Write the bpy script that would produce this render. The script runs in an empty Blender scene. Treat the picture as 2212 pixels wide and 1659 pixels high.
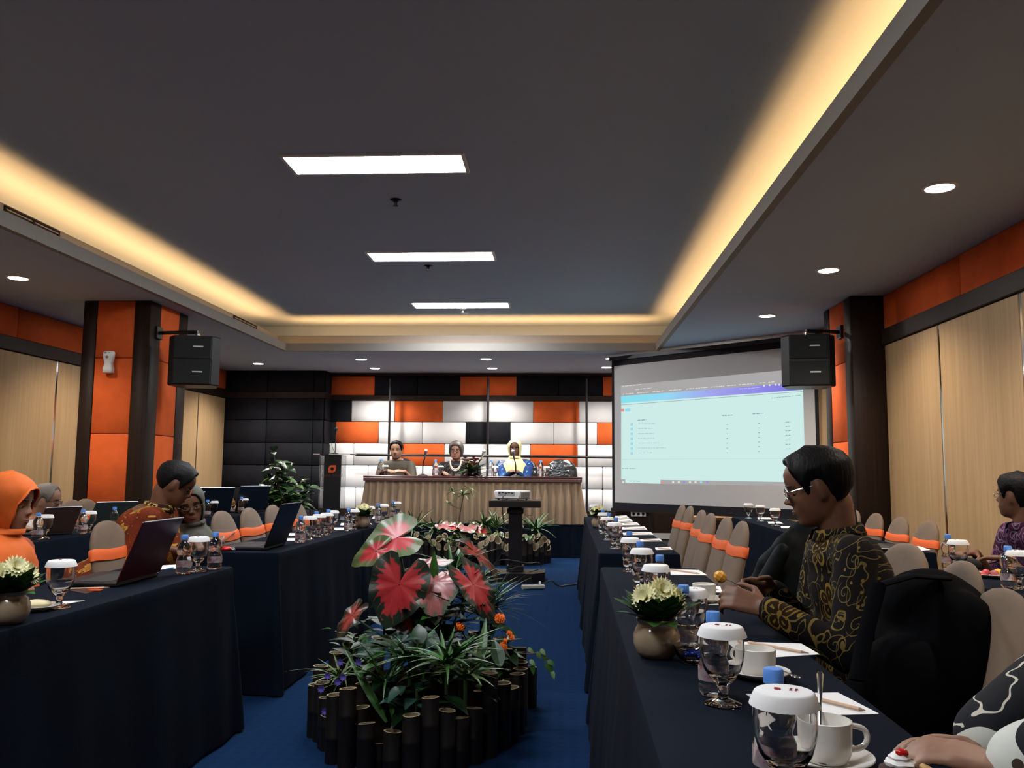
import bpy, bmesh, math, random
from mathutils import Vector, Matrix, noise
V = Vector
random.seed(7)
SC = bpy.context.scene
COL = SC.collection
PI = math.pi
rad = math.radians

# ------------------------------------------------------------------ camera, world, exposure
EYE = 1.2
FPX = 1835.2
YAW, PITCH, ROLL = .0583, .1028, .008
_fw = V((-math.sin(YAW)*math.cos(PITCH), math.cos(YAW)*math.cos(PITCH), math.sin(PITCH)))
_r = V((math.cos(YAW), math.sin(YAW), 0))
_u = _r.cross(_fw)
_r2 = _r*math.cos(ROLL) + _u*math.sin(ROLL)
_u2 = _u*math.cos(ROLL) - _r*math.sin(ROLL)
cd = bpy.data.cameras.new('camera')
cam = bpy.data.objects.new('camera', cd)
COL.objects.link(cam)
cd.sensor_fit = 'HORIZONTAL'
cd.sensor_width = 36.0
cd.lens = 36.0*FPX/2212
cd.clip_start = .02
m = Matrix((_r2, _u2, -_fw)).transposed().to_4x4()
m.translation = V((0, 0, EYE))
cam.matrix_world = m
SC.camera = cam

w = bpy.data.worlds.new('world')
SC.world = w
w.use_nodes = True
w.node_tree.nodes['Background'].inputs[0].default_value = (.5, .6, .8, 1)
w.node_tree.nodes['Background'].inputs[1].default_value = .02
SC.view_settings.view_transform = 'Standard'
SC.view_settings.look = 'None'
SC.view_settings.gamma = 1
SC.view_settings.exposure = 0.0
SC.view_settings.use_curve_mapping = False
try:
    SC.cycles.use_denoising = True
    SC.cycles.max_bounces = 9
    SC.cycles.diffuse_bounces = 4
    SC.cycles.glossy_bounces = 4
    SC.cycles.transmission_bounces = 9
    SC.cycles.transparent_max_bounces = 12
    SC.cycles.caustics_reflective = False
    SC.cycles.caustics_refractive = False
    SC.cycles.sample_clamp_indirect = 4
except Exception:
    pass

# light strengths
P_PANEL = 54.0       # emission of the square-cut LED panels in the raised ceiling
P_DOWN = 150.0       # watts of each round downlight
P_COVE = 5.6        # watts per metre of the warm strips in the cove
SOFFIT, RAISED = 2.817, 3.295
TL, TR, TB, TF = -3.753, 1.254, 11.29, -3.2     # tray opening
RL, RR, BW, RF = -5.525, 2.945, 13.95, -4.6     # room


def area_light(name, loc, size, power, color, rot=(0, 0, 0), size_y=None, parent=None, spread=None):
    l = bpy.data.lights.new(name, 'AREA')
    l.energy = power
    l.color = color
    l.size = size
    if size_y:
        l.shape = 'RECTANGLE'
        l.size_y = size_y
    if spread:
        l.spread = spread
    o = bpy.data.objects.new(name, l)
    COL.objects.link(o)
    o.location = loc
    o.rotation_euler = rot
    if parent:
        o.parent = parent
    return o


def pray(px, py):
    return _fw + _r2*((px-1106)/FPX) + _u2*((829.5-py)/FPX)


def on(px, py, z):
    d = pray(px, py)
    return V((0, 0, EYE)) + d*((z-EYE)/d.z)


def at(px, py, Y):
    d = pray(px, py)
    return V((0, 0, EYE)) + d*(Y/d.y)


def ax(px, py, X):
    d = pray(px, py)
    return V((0, 0, EYE)) + d*(X/d.x)


# ------------------------------------------------------------------ materials
MATS = {}


def mat(name, col, rough=.6, metal=0., spec=.5, noise_amt=0., noise_scale=20., bump=0., bump_scale=80., trans=0.,
        ior=1.45, sheen=0., coat=0., stretch=None, col2=None, emit=None, emit_s=1., alpha=None, sss=0.):
    if name in MATS:
        return MATS[name]
    m = bpy.data.materials.new(name)
    m.use_nodes = True
    nt = m.node_tree
    b = nt.nodes['Principled BSDF']
    b.inputs['Base Color'].default_value = (*col, 1)
    b.inputs['Roughness'].default_value = rough
    b.inputs['Metallic'].default_value = metal
    b.inputs['Specular IOR Level'].default_value = spec
    b.inputs['IOR'].default_value = ior
    b.inputs['Transmission Weight'].default_value = trans
    b.inputs['Sheen Weight'].default_value = sheen
    b.inputs['Coat Weight'].default_value = coat
    if sss:
        b.inputs['Subsurface Weight'].default_value = sss
        b.inputs['Subsurface Radius'].default_value = (.02, .008, .004)
        b.inputs['Subsurface Scale'].default_value = .3
    if alpha is not None:
        b.inputs['Alpha'].default_value = alpha
    if emit:
        b.inputs['Emission Color'].default_value = (*emit, 1)
        b.inputs['Emission Strength'].default_value = emit_s
    tc = None
    if noise_amt or bump or col2:
        tc = nt.nodes.new('ShaderNodeTexCoord')
        mp = nt.nodes.new('ShaderNodeMapping')
        nt.links.new(tc.outputs['Object'], mp.inputs[0])
        if stretch:
            mp.inputs['Scale'].default_value = stretch
    if noise_amt or col2:
        n = nt.nodes.new('ShaderNodeTexNoise')
        n.inputs['Scale'].default_value = noise_scale
        n.inputs['Detail'].default_value = 4
        nt.links.new(mp.outputs[0], n.inputs[0])
        mx = nt.nodes.new('ShaderNodeMix')
        mx.data_type = 'RGBA'
        c2 = col2 if col2 else tuple(max(0, c*(1-noise_amt)) for c in col)
        c1 = col if col2 else tuple(min(1, c*(1+noise_amt*.5)) for c in col)
        mx.inputs[6].default_value = (*c1, 1)
        mx.inputs[7].default_value = (*c2, 1)
        mr = nt.nodes.new('ShaderNodeMapRange')
        mr.inputs[1].default_value = .35
        mr.inputs[2].default_value = .65
        nt.links.new(n.outputs[0], mr.inputs[0])
        nt.links.new(mr.outputs[0], mx.inputs[0])
        nt.links.new(mx.outputs[2], b.inputs['Base Color'])
    if bump:
        n2 = nt.nodes.new('ShaderNodeTexNoise')
        n2.inputs['Scale'].default_value = bump_scale
        n2.inputs['Detail'].default_value = 3
        nt.links.new(mp.outputs[0], n2.inputs[0])
        bp = nt.nodes.new('ShaderNodeBump')
        bp.inputs['Strength'].default_value = bump
        bp.inputs['Distance'].default_value = .004
        nt.links.new(n2.outputs[0], bp.inputs['Height'])
        nt.links.new(bp.outputs[0], b.inputs['Normal'])
    MATS[name] = m
    return m


class NT:
    """small helper for math-heavy node trees"""
    def __init__(s, name, rough=.7, spec=.3):
        s.m = bpy.data.materials.new(name)
        s.m.use_nodes = True
        s.t = s.m.node_tree
        s.b = s.t.nodes['Principled BSDF']
        s.b.inputs['Roughness'].default_value = rough
        s.b.inputs['Specular IOR Level'].default_value = spec

    def n(s, typ, **kw):
        x = s.t.nodes.new(typ)
        for k, v in kw.items():
            setattr(x, k, v)
        return x

    def put(s, sock, v):
        if isinstance(v, (int, float)):
            sock.default_value = v
        elif isinstance(v, tuple):
            sock.default_value = v
        else:
            s.t.links.new(v, sock)

    def M(s, op, a, b=0., c=0.):
        x = s.n('ShaderNodeMath', operation=op)
        s.put(x.inputs[0], a)
        s.put(x.inputs[1], b)
        s.put(x.inputs[2], c)
        return x.outputs[0]

    def VM(s, op, a, b=(0, 0, 0), sc=None):
        x = s.n('ShaderNodeVectorMath', operation=op)
        s.put(x.inputs[0], a)
        s.put(x.inputs[1], b)
        if sc is not None:
            s.put(x.inputs[3], sc)
        return x.outputs[1] if op in ('LENGTH', 'DISTANCE', 'DOT_PRODUCT') else x.outputs[0]

    def mix(s, f, a, b):
        x = s.n('ShaderNodeMix', data_type='RGBA')
        s.put(x.inputs[0], f)
        s.put(x.inputs[6], a if not isinstance(a, tuple) else (*a, 1)[:4])
        s.put(x.inputs[7], b if not isinstance(b, tuple) else (*b, 1)[:4])
        return x.outputs[2]

    def noise(s, vec, scale, detail=3, out=0):
        x = s.n('ShaderNodeTexNoise')
        s.put(x.inputs['Vector'], vec)
        x.inputs['Scale'].default_value = scale
        x.inputs['Detail'].default_value = detail
        return x.outputs[out]

    def voro(s, vec, scale, feature='F1', rnd=.9):
        x = s.n('ShaderNodeTexVoronoi', feature=feature)
        s.put(x.inputs['Vector'], vec)
        x.inputs['Scale'].default_value = scale
        x.inputs['Randomness'].default_value = rnd
        return x


def batik(name, base, line, flower, accent, scale=1., line_w=.028, spots=0., flower_rate=.5, base2=None):
    """cloth print: thin spiral tendrils, small rings and open flowers over a plain ground"""
    T = NT(name, .85, .12)
    tc = T.n('ShaderNodeTexCoord')
    p = tc.outputs['Object']
    # flatten to a plane that follows the torso: (x+y, z)
    sep = T.n('ShaderNodeSeparateXYZ')
    T.put(sep.inputs[0], p)
    cb = T.n('ShaderNodeCombineXYZ')
    T.put(cb.inputs[0], T.M('SUBTRACT', sep.outputs[0], sep.outputs[1]))
    T.put(cb.inputs[1], sep.outputs[2])
    q = cb.outputs[0]
    wob = T.VM('SCALE', T.VM('SUBTRACT', T.noise(q, 6*scale, 2, 1), (.5, .5, .5)), sc=.05/scale)
    q2 = T.VM('ADD', q, wob)

    def cell(sc, seed):
        qq = T.VM('ADD', q2, (seed, seed*1.7, 0))
        v = T.n('ShaderNodeTexVoronoi', feature='F1', voronoi_dimensions='2D')
        T.put(v.inputs['Vector'], qq)
        v.inputs['Scale'].default_value = sc
        v.inputs['Randomness'].default_value = .75
        loc = T.VM('SCALE', T.VM('SUBTRACT', qq, v.outputs['Position']), sc=sc)
        r = T.VM('LENGTH', loc)
        s2 = T.n('ShaderNodeSeparateXYZ')
        T.put(s2.inputs[0], loc)
        th = T.M('ARCTAN2', s2.outputs[1], s2.outputs[0])
        s3 = T.n('ShaderNodeSeparateColor')
        T.put(s3.inputs[0], v.outputs['Color'])
        return r, th, s3.outputs[0], s3.outputs[1]
    # spirals
    r, th, c1, c2 = cell(11*scale, 3.1)
    ph = T.M('FRACT', T.M('ADD', T.M('MULTIPLY', th, 1/(2*PI)), T.M('ADD', T.M('MULTIPLY', r, 4.2), c1)))
    sp = T.M('LESS_THAN', T.M('ABSOLUTE', T.M('SUBTRACT', ph, .5)), line_w*3.2)
    sp = T.M('MULTIPLY', sp, T.M('LESS_THAN', r, .42))
    sp = T.M('MULTIPLY', sp, T.M('GREATER_THAN', c2, .3))
    # vines = contour lines of noise
    nz = T.noise(q2, 7*scale, 1)
    vi = T.M('LESS_THAN', T.M('ABSOLUTE', T.M('SUBTRACT', nz, .5)), line_w*.28)
    nz2 = T.noise(q2, 13*scale, 1)
    vi2 = T.M('LESS_THAN', T.M('ABSOLUTE', T.M('SUBTRACT', nz2, .56)), line_w*.33)
    ln = T.M('MAXIMUM', T.M('MAXIMUM', sp, vi), vi2)
    # flowers
    r, th, c1, c2 = cell(5.2*scale, 9.7)
    pet = T.M('ADD', .2, T.M('MULTIPLY', T.M('ABSOLUTE', T.M('SINE', T.M('ADD', T.M('MULTIPLY', th, 2.5), c1))), .17))
    inside = T.M('MULTIPLY', T.M('LESS_THAN', r, pet), T.M('GREATER_THAN', c2, 1-flower_rate))
    veins = T.M('MAXIMUM', T.M('LESS_THAN', r, .055), T.M('MULTIPLY', T.M('GREATER_THAN', T.M('SINE', T.M('MULTIPLY', th, 10)), .6), T.M('LESS_THAN', T.M('ABSOLUTE', T.M('SUBTRACT', r, T.M('MULTIPLY', pet, .5))), .05)))
    rim = T.M('GREATER_THAN', r, T.M('MULTIPLY', pet, .82))
    fl = T.M('MULTIPLY', inside, T.M('MAXIMUM', veins, rim))
    base_c = base
    c = T.mix(T.M('MULTIPLY', T.noise(q, 5, 2), 1.), (*base, 1), (*(base2 or base), 1))
    c = T.mix(ln, c, (*line, 1))
    c = T.mix(inside, c, (*accent, 1))
    c = T.mix(fl, c, (*flower, 1))
    if spots:
        r, th, c1, c2 = cell(26*scale, 1.3)
        d = T.M('MULTIPLY', T.M('LESS_THAN', r, .16), T.M('GREATER_THAN', c1, 1-spots))
        c = T.mix(d, c, (*flower, 1))
    T.put(T.b.inputs['Base Color'], c)
    fine = T.noise(p, 300, 2)
    bp = T.n('ShaderNodeBump')
    bp.inputs['Strength'].default_value = .15
    T.put(bp.inputs['Height'], fine)
    T.put(T.b.inputs['Normal'], bp.outputs[0])
    return T.m


def wood(name, c1, c2, scale=1., rough=.45, horiz=False):
    T = NT(name, rough, .2)
    tc = T.n('ShaderNodeTexCoord')
    mp = T.n('ShaderNodeMapping')
    T.put(mp.inputs[0], tc.outputs['Object'])
    mp.inputs['Scale'].default_value = (1.2, 1.2, 60) if horiz else (60*scale, 60*scale, 1.2)
    if horiz:
        mp.inputs['Scale'].default_value = (2, 2, 70)
    n1 = T.noise(mp.outputs[0], 1.0, 5)
    mp2 = T.n('ShaderNodeMapping')
    T.put(mp2.inputs[0], tc.outputs['Object'])
    mp2.inputs['Scale'].default_value = (6, 6, .4)
    n2 = T.noise(mp2.outputs[0], 1.0, 2)
    f = T.M('MULTIPLY_ADD', T.M('SUBTRACT', n1, .5), 1.6, n2)
    c = T.mix(f, (*c1, 1), (*c2, 1))
    T.put(T.b.inputs['Base Color'], c)
    return T.m


def emis(name, col, s):
    m = bpy.data.materials.new(name)
    m.use_nodes = True
    nt = m.node_tree
    nt.nodes.clear()
    e = nt.nodes.new('ShaderNodeEmission')
    e.inputs[0].default_value = (*col, 1)
    e.inputs[1].default_value = s
    o = nt.nodes.new('ShaderNodeOutputMaterial')
    nt.links.new(e.outputs[0], o.inputs[0])
    return m


M_CEIL = mat('ceiling_paint', (.45, .54, .66), .9, spec=.1)
M_LIP = mat('lip_paint', (.30, .28, .25), .8, spec=.2)
M_ORANGE = mat('orange_fabric', (.72, .125, .028), .85, noise_amt=.12, noise_scale=5, bump=.25, bump_scale=400, spec=.2)
M_WHITEP = mat('white_fabric', (.80, .80, .80), .85, noise_amt=.04, noise_scale=6, bump=.25, bump_scale=400, spec=.2)
M_DARKP = mat('dark_fabric', (.008, .0085, .012), .85, noise_amt=.2, noise_scale=8, bump=.3, bump_scale=400, spec=.25)
M_DWOOD = wood('dark_wood', (.030, .016, .010), (.014, .008, .006), rough=.5)
M_LWOOD = wood('light_wood', (.49, .33, .175), (.38, .24, .115), .8, rough=.5)
M_METAL = mat('brushed_steel', (.6, .6, .6), .3, 1.)
M_CHROME = mat('chrome', (.75, .75, .75), .12, 1.)
M_BLACK = mat('black_plastic', (.012, .012, .014), .4)
M_BLACKM = mat('black_metal', (.01, .01, .012), .35, spec=.5)
M_WHITE = mat('white_plastic', (.75, .75, .74), .35)
M_NAVY = mat('navy_cloth', (.0035, .0065, .014), .9, noise_amt=.25, noise_scale=3, bump=.2, bump_scale=300, sheen=0., spec=.08)
M_BROWNC = mat('brown_stretch_cover', (.155, .10, .062), .75, noise_amt=.15, noise_scale=6, bump=.15, bump_scale=300, sheen=.1)
M_SASH = mat('orange_sash', (.70, .11, .015), .7, bump=.3, bump_scale=60)
M_PAPER = mat('white_paper', (.78, .78, .78), .8)
M_PENCIL = mat('pencil_wood', (.60, .40, .27), .6)
M_CERAM = mat('white_ceramic', (.84, .82, .77), .15, coat=.4)
M_POT = mat('beige_glazed_pot', (.34, .26, .175), .18, noise_amt=.15, noise_scale=10, coat=.6)
M_BLUECAP = mat('blue_cap', (.10, .28, .75), .35)
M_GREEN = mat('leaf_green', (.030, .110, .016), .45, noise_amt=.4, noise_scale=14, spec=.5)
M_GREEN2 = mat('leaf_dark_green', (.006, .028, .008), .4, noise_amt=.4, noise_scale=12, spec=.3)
M_GREEN3 = mat('leaf_pale_green', (.10, .17, .045), .4, noise_amt=.4, noise_scale=14)
M_TEAL = mat('leaf_blue_green', (.010, .045, .030), .38, noise_amt=.6, noise_scale=30, spec=.25)
M_YELLOWF = mat('pale_yellow_petal', (.88, .85, .52), .6)
M_SOIL = mat('soil', (.006, .0045, .003), .95, spec=0., bump=.6, bump_scale=60)
M_MAROON = mat('maroon_table_edge', (.045, .008, .009), .35)
M_SKIRT = None


def glass(name, col=(1, 1, 1), rough=0., ior=1.45):
    m = bpy.data.materials.new(name)
    m.use_nodes = True
    nt = m.node_tree
    b = nt.nodes['Principled BSDF']
    b.inputs['Base Color'].default_value = (*col, 1)
    b.inputs['Roughness'].default_value = rough
    b.inputs['IOR'].default_value = ior
    b.inputs['Transmission Weight'].default_value = 1
    return m


M_GLASS = glass('clear_glass')
M_WATER = glass('bottle_water', (.97, .98, 1.), 0., 1.14)
M_WATER.node_tree.nodes['Principled BSDF'].inputs['Coat Weight'].default_value = 1.
M_WATER.node_tree.nodes['Principled BSDF'].inputs['Coat IOR'].default_value = 1.6
M_ACRYL = glass('clear_acrylic', (.9, .93, .93), .02, 1.2)
# ------------------------------------------------------------------ mesh building
class MB:
    def __init__(s):
        s.v, s.f, s.mi, s.uv = [], [], [], {}
        s.cur = 0

    def add(s, vs, fs, mi=None):
        o = len(s.v)
        s.v += [tuple(v) for v in vs]
        for f in fs:
            s.f.append(tuple(o+i for i in f))
            s.mi.append(s.cur if mi is None else mi)
        return o

    def box(s, c, d, R=None, bev=0., mi=None):
        c, h = V(c), V(d)*.5
        if bev <= 0:
            P = [V((x*h.x, y*h.y, z*h.z)) for z in (-1, 1) for y in (-1, 1) for x in (-1, 1)]
            F = [(0, 2, 3, 1), (4, 5, 7, 6), (0, 1, 5, 4), (2, 6, 7, 3), (0, 4, 6, 2), (1, 3, 7, 5)]
        else:
            b = min(bev, h.x*.95, h.y*.95, h.z*.95)
            P, idx = [], {}
            for sx in (-1, 1):
                for sy in (-1, 1):
                    for sz in (-1, 1):
                        for k in range(3):
                            q = [sx*(h.x-b), sy*(h.y-b), sz*(h.z-b)]
                            q[k] = (sx, sy, sz)[k]*h[k]
                            idx[(sx, sy, sz, k)] = len(P)
                            P.append(V(q))
            F = []
            I = idx
            for sg in (-1, 1):
                for k in range(3):
                    a, b2 = [(1, 2), (2, 0), (0, 1)][k]
                    q = []
                    for u, v in ((-1, -1), (1, -1), (1, 1), (-1, 1)):
                        t = [0, 0, 0]
                        t[k], t[a], t[b2] = sg, u, v
                        q.append(I[(*t, k)])
                    F.append(tuple(q if sg > 0 else q[::-1]))
            for k in range(3):          # edges along axis k
                a, b2 = [(1, 2), (2, 0), (0, 1)][k]
                for u in (-1, 1):
                    for v in (-1, 1):
                        t0, t1 = [0]*3, [0]*3
                        t0[k], t0[a], t0[b2] = -1, u, v
                        t1[k], t1[a], t1[b2] = 1, u, v
                        q = (I[(*t0, a)], I[(*t1, a)], I[(*t1, b2)], I[(*t0, b2)])
                        F.append(q if u*v < 0 else q[::-1])
            for sx in (-1, 1):
                for sy in (-1, 1):
                    for sz in (-1, 1):
                        q = tuple(I[(sx, sy, sz, k)] for k in range(3))
                        F.append(q if sx*sy*sz > 0 else q[::-1])
        if R is not None:
            P = [R @ p for p in P]
        s.add([c+p for p in P], F, mi)
        return s

    def boxb(s, x0, x1, y0, y1, z0, z1, bev=0., mi=None):
        return s.box(((x0+x1)/2, (y0+y1)/2, (z0+z1)/2), (abs(x1-x0), abs(y1-y0), abs(z1-z0)), None, bev, mi)

    def rings(s, rs, close=True, cap0=True, cap1=True, mi=None):
        n = len(rs[0])
        vs = [p for r in rs for p in r]
        fs = []
        for i in range(len(rs)-1):
            for j in range(n if close else n-1):
                k = (j+1) % n
                fs.append((i*n+j, i*n+k, (i+1)*n+k, (i+1)*n+j))
        if cap0:
            fs.append(tuple(range(n))[::-1])
        if cap1:
            fs.append(tuple((len(rs)-1)*n+j for j in range(n)))
        s.add(vs, fs, mi)
        return s

    def lathe(s, prof, c=(0, 0, 0), n=20, cap0=True, cap1=True, R=None, mi=None):
        c = V(c)
        rs = []
        for r, z in prof:
            ring = [V((r*math.cos(2*PI*j/n), r*math.sin(2*PI*j/n), z)) for j in range(n)]
            if R is not None:
                ring = [R @ p for p in ring]
            rs.append([c+p for p in ring])
        return s.rings(rs, True, cap0, cap1, mi)

    def tube(s, pts, r, n=8, mi=None, caps=True, flat=1.):
        pts = [V(p) for p in pts]
        rr = r if isinstance(r, (list, tuple)) else [r]*len(pts)
        rs = []
        up = V((0, 0, 1))
        for i, p in enumerate(pts):
            t = (pts[min(i+1, len(pts)-1)]-pts[max(i-1, 0)])
            if t.length < 1e-9:
                t = V((0, 0, 1))
            t.normalize()
            if i == 0:
                a = up if abs(t.z) < .9 else V((1, 0, 0))
                side = t.cross(a).normalized()
            else:
                side = (side - t*side.dot(t))
                if side.length < 1e-6:
                    side = t.cross(V((1, 0, 0)))
                side.normalize()
            b = t.cross(side)
            rs.append([p+side*(rr[i]*math.cos(2*PI*j/n))+b*(rr[i]*flat*math.sin(2*PI*j/n)) for j in range(n)])
        return s.rings(rs, True, caps, caps, mi)

    def cap(s, p0, p1, r0, r1=None, n=12, mi=None):      # capsule
        p0, p1 = V(p0), V(p1)
        r1 = r0 if r1 is None else r1
        t = p1-p0
        t = t.normalized() if t.length > 1e-9 else V((0, 0, 1))
        a = V((0, 0, 1)) if abs(t.z) < .9 else V((1, 0, 0))
        side = t.cross(a).normalized()
        b = t.cross(side)
        rs = []
        for c, r, angs in ((p0, r0, (-80, -50, -25, 0)), (p1, r1, (0, 25, 50, 80))):
            for g in angs:
                g = rad(g)
                q = c+t*(r*math.sin(g))
                k = r*math.cos(g)
                rs.append([q+side*(k*math.cos(2*PI*j/n))+b*(k*math.sin(2*PI*j/n)) for j in range(n)])
        return s.rings(rs, True, True, True, mi)

    def ell(s, c, r, R=None, n=14, m=9, mi=None):
        c = V(c)
        r = V(r) if not isinstance(r, (int, float)) else V((r, r, r))
        rs = []
        for i in range(m):
            g = PI*(i+.6)/(m+.2) - PI/2
            ring = [V((r.x*math.cos(g)*math.cos(2*PI*j/n), r.y*math.cos(g)*math.sin(2*PI*j/n), r.z*math.sin(g))) for j in range(n)]
            if R is not None:
                ring = [R @ p for p in ring]
            rs.append([c+p for p in ring])
        return s.rings(rs, True, True, True, mi)

    def prism(s, pts, a, b, mi=None):      # polygon pts (list of Vectors), extruded by vector b-a
        d = V(b)-V(a)
        p0 = [V(p)+V(a) for p in pts]
        return s.rings([p0, [p+d for p in p0]], mi=mi)

    def build(s, name, m, parent=None, smooth=True, angle=35, loc=None):
        me = bpy.data.meshes.new(name)
        me.from_pydata([tuple(v) for v in s.v], [], s.f)
        ms = m if isinstance(m, (list, tuple)) else [m]
        for x in ms:
            me.materials.append(x)
        if len(ms) > 1:
            me.polygons.foreach_set('material_index', s.mi)
        bm = bmesh.new()
        bm.from_mesh(me)
        bmesh.ops.recalc_face_normals(bm, faces=bm.faces)
        bm.to_mesh(me)
        bm.free()
        if smooth:
            me.shade_smooth()
            try:
                me.set_sharp_from_angle(angle=rad(angle))
            except Exception:
                pass
        o = bpy.data.objects.new(name, me)
        COL.objects.link(o)
        if parent is not None:
            o.parent = parent
        if loc is not None:
            o.location = loc
        return o


def tag(o, label=None, cat=None, group=None, kind=None):
    if label:
        o['label'] = label
    if cat:
        o['category'] = cat
    if group:
        o['group'] = group
    if kind:
        o['kind'] = kind
    return o


def thing(name, label, cat, loc=(0, 0, 0), rz=0., group=None, kind=None):
    o = bpy.data.objects.new(name, None)
    COL.objects.link(o)
    o.empty_display_size = .05
    o.location = loc
    o.rotation_euler = (0, 0, rz)
    return tag(o, label, cat, group, kind)


KIDS = {}


def kids(o):
    return [c for c in bpy.data.objects if c.parent == o]


def tree(o):
    """snapshot of a thing and its parts, so that copies need no search"""
    return (o, [(c, [g for g in kids(c)]) for c in kids(o)])


def dup(tr, loc, rz=0., label=None, group=None, scale=None):
    o, ch = tr
    r = o.copy()
    COL.objects.link(r)
    r.location = loc
    r.rotation_euler = (0, 0, rz)
    if scale:
        r.scale = (scale, scale, scale)
    if label:
        r['label'] = label
    if group:
        r['group'] = group
    for c, gs in ch:
        cc = c.copy()
        COL.objects.link(cc)
        cc.parent = r
        for g in gs:
            gg = g.copy()
            COL.objects.link(gg)
            gg.parent = cc
    return r


def struct(name, mb, m, parent=None, smooth=False, label=None):
    o = mb.build(name, m, parent, smooth)
    if parent is None:
        o['kind'] = 'structure'
    if label:
        o['label'] = label
    return o


def text(name, s, size, m, parent, loc, R, extrude=.0004, align='CENTER'):
    c = bpy.data.curves.new(name, 'FONT')
    c.body = s
    c.size = size
    c.extrude = extrude
    c.align_x = align
    c.align_y = 'CENTER'
    c.resolution_u = 2
    tmp = bpy.data.objects.new('tmp', c)
    COL.objects.link(tmp)
    dg = bpy.context.evaluated_depsgraph_get()
    me = bpy.data.meshes.new_from_object(tmp.evaluated_get(dg))
    bpy.data.objects.remove(tmp)
    me.name = name
    me.materials.clear()
    me.materials.append(m)
    o = bpy.data.objects.new(name, me)
    COL.objects.link(o)
    if parent:
        o.parent = parent
    mw = R.to_4x4()
    mw.translation = V(loc)
    o.matrix_local = mw
    return o


def frame(x, y):
    """rotation matrix with columns x (right), y (up), z = x cross y"""
    x = V(x).normalized()
    y = V(y)
    y = (y-x*y.dot(x)).normalized()
    z = x.cross(y)
    return Matrix((x, y, z)).transposed()


# ------------------------------------------------------------------ room
fl = MB()
fl.boxb(RL-.3, RR+.3, RF-.3, BW+.3, -.1, 0)
T = NT('blue_carpet', .95, .02)
tc = T.n('ShaderNodeTexCoord')
nn = T.noise(tc.outputs['Object'], 160, 3)
n3 = T.noise(tc.outputs['Object'], 2.2, 3)
# small woven dot pattern
mp = T.n('ShaderNodeMapping')
T.put(mp.inputs[0], tc.outputs['Object'])
mp.inputs['Scale'].default_value = (16, 16, 16)
vv = T.n('ShaderNodeTexVoronoi', feature='F1')
T.put(vv.inputs['Vector'], mp.outputs[0])
vv.inputs['Randomness'].default_value = 0
vv.inputs['Scale'].default_value = 1
dots = T.M('LESS_THAN', vv.outputs['Distance'], .3)
c = T.mix(nn, (.0035, .016, .048, 1), (.009, .028, .078, 1))
c = T.mix(T.M('MULTIPLY', dots, .25), c, (.002, .010, .036, 1))
c = T.mix(T.M('MULTIPLY', n3, .3), c, (.003, .012, .038, 1))
T.put(T.b.inputs['Base Color'], c)
bp = T.n('ShaderNodeBump')
bp.inputs['Strength'].default_value = .5
bp.inputs['Distance'].default_value = .004
T.put(bp.inputs['Height'], nn)
T.put(T.b.inputs['Normal'], bp.outputs[0])
struct('floor', fl, T.m)

# ceiling: raised slab, soffit ring, lip, inner step
c = MB()
c.boxb(TL-.75, TR+.75, TF-.75, TB+.9, RAISED, RAISED+.08)
ceil = struct('ceiling', c, M_CEIL)
s = MB()
ox0, ox1, oy0, oy1 = TL-.05, TR+.05, TF-.05, TB+.05
for x0, x1, y0, y1 in ((RL-.2, ox0, RF-.2, BW+.2), (ox1, RR+.2, RF-.2, BW+.2), (ox0, ox1, oy1, BW+.2), (ox0, ox1, RF-.2, oy0)):
    s.boxb(x0, x1, y0, y1, SOFFIT, SOFFIT+.05)
s.build('soffit', M_CEIL, ceil, False)
l = MB()
for x0, x1, y0, y1 in ((TL-.05, TL, TF-.05, TB+.05), (TR, TR+.05, TF-.05, TB+.05), (TL, TR, TB, TB+.05), (TL, TR, TF-.05, TF)):
    l.boxb(x0, x1, y0, y1, SOFFIT-.001, 2.922)
l.build('lip', M_LIP, ceil, False)
l = MB()
d0, d1 = .18, .215
for x0, x1, y0, y1 in ((TL-d1, TL-d0, TF-d1, TB+d1), (TR+d0, TR+d1, TF-d1, TB+d1), (TL-d0, TR+d0, TB+d0, TB+d1), (TL-d0, TR+d0, TF-d1, TF-d0)):
    l.boxb(x0, x1, y0, y1, SOFFIT+.05, 3.055)
l.build('step', M_LIP, ceil, False)
l = MB()
d0, d1 = .66, .7
for x0, x1, y0, y1 in ((TL-d1, TL-d0, TF-d1, TB+.9), (TR+d0, TR+d1, TF-d1, TB+.9), (TL-d0, TR+d0, TB+.85, TB+.9), (TL-d0, TR+d0, TF-d1, TF-d0)):
    l.boxb(x0, x1, y0, y1, SOFFIT+.05, RAISED)
l.build('cove_wall', M_CEIL, ceil, False)
# warm LED strips, housed behind the inner step and behind the lip
WARM = (1.0, .50, .17)
strip_m = emis('warm_strip', (1, .62, .28), 3.)
strips = []
for i, (x0, y0, x1, y1) in enumerate(((TL, TF, TL, TB), (TR, TF, TR, TB), (TL, TB, TR, TB), (TL, TF, TR, TF))):
    L = math.hypot(x1-x0, y1-y0)
    nx, ny = ((-1, 0), (1, 0), (0, 1), (0, -1))[i]
    for off, zz, k in ((.31, 2.972, 1.), (.055, 2.875, .20)):
        cx, cy = (x0+x1)/2+nx*off, (y0+y1)/2+ny*off
        a = area_light('cove_strip_light', (cx, cy, zz), L if x0 != x1 else .05, P_COVE*L*k, WARM, (PI, 0, 0), .05 if x0 != x1 else L, ceil)
        a.data.shape = 'RECTANGLE'

# walls
def plain_wall(name, x0, x1, y0, y1, m=M_DARKP):
    b = MB()
    b.boxb(x0, x1, y0, y1, 0, SOFFIT+.05)
    return struct(name, b, m)


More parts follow.
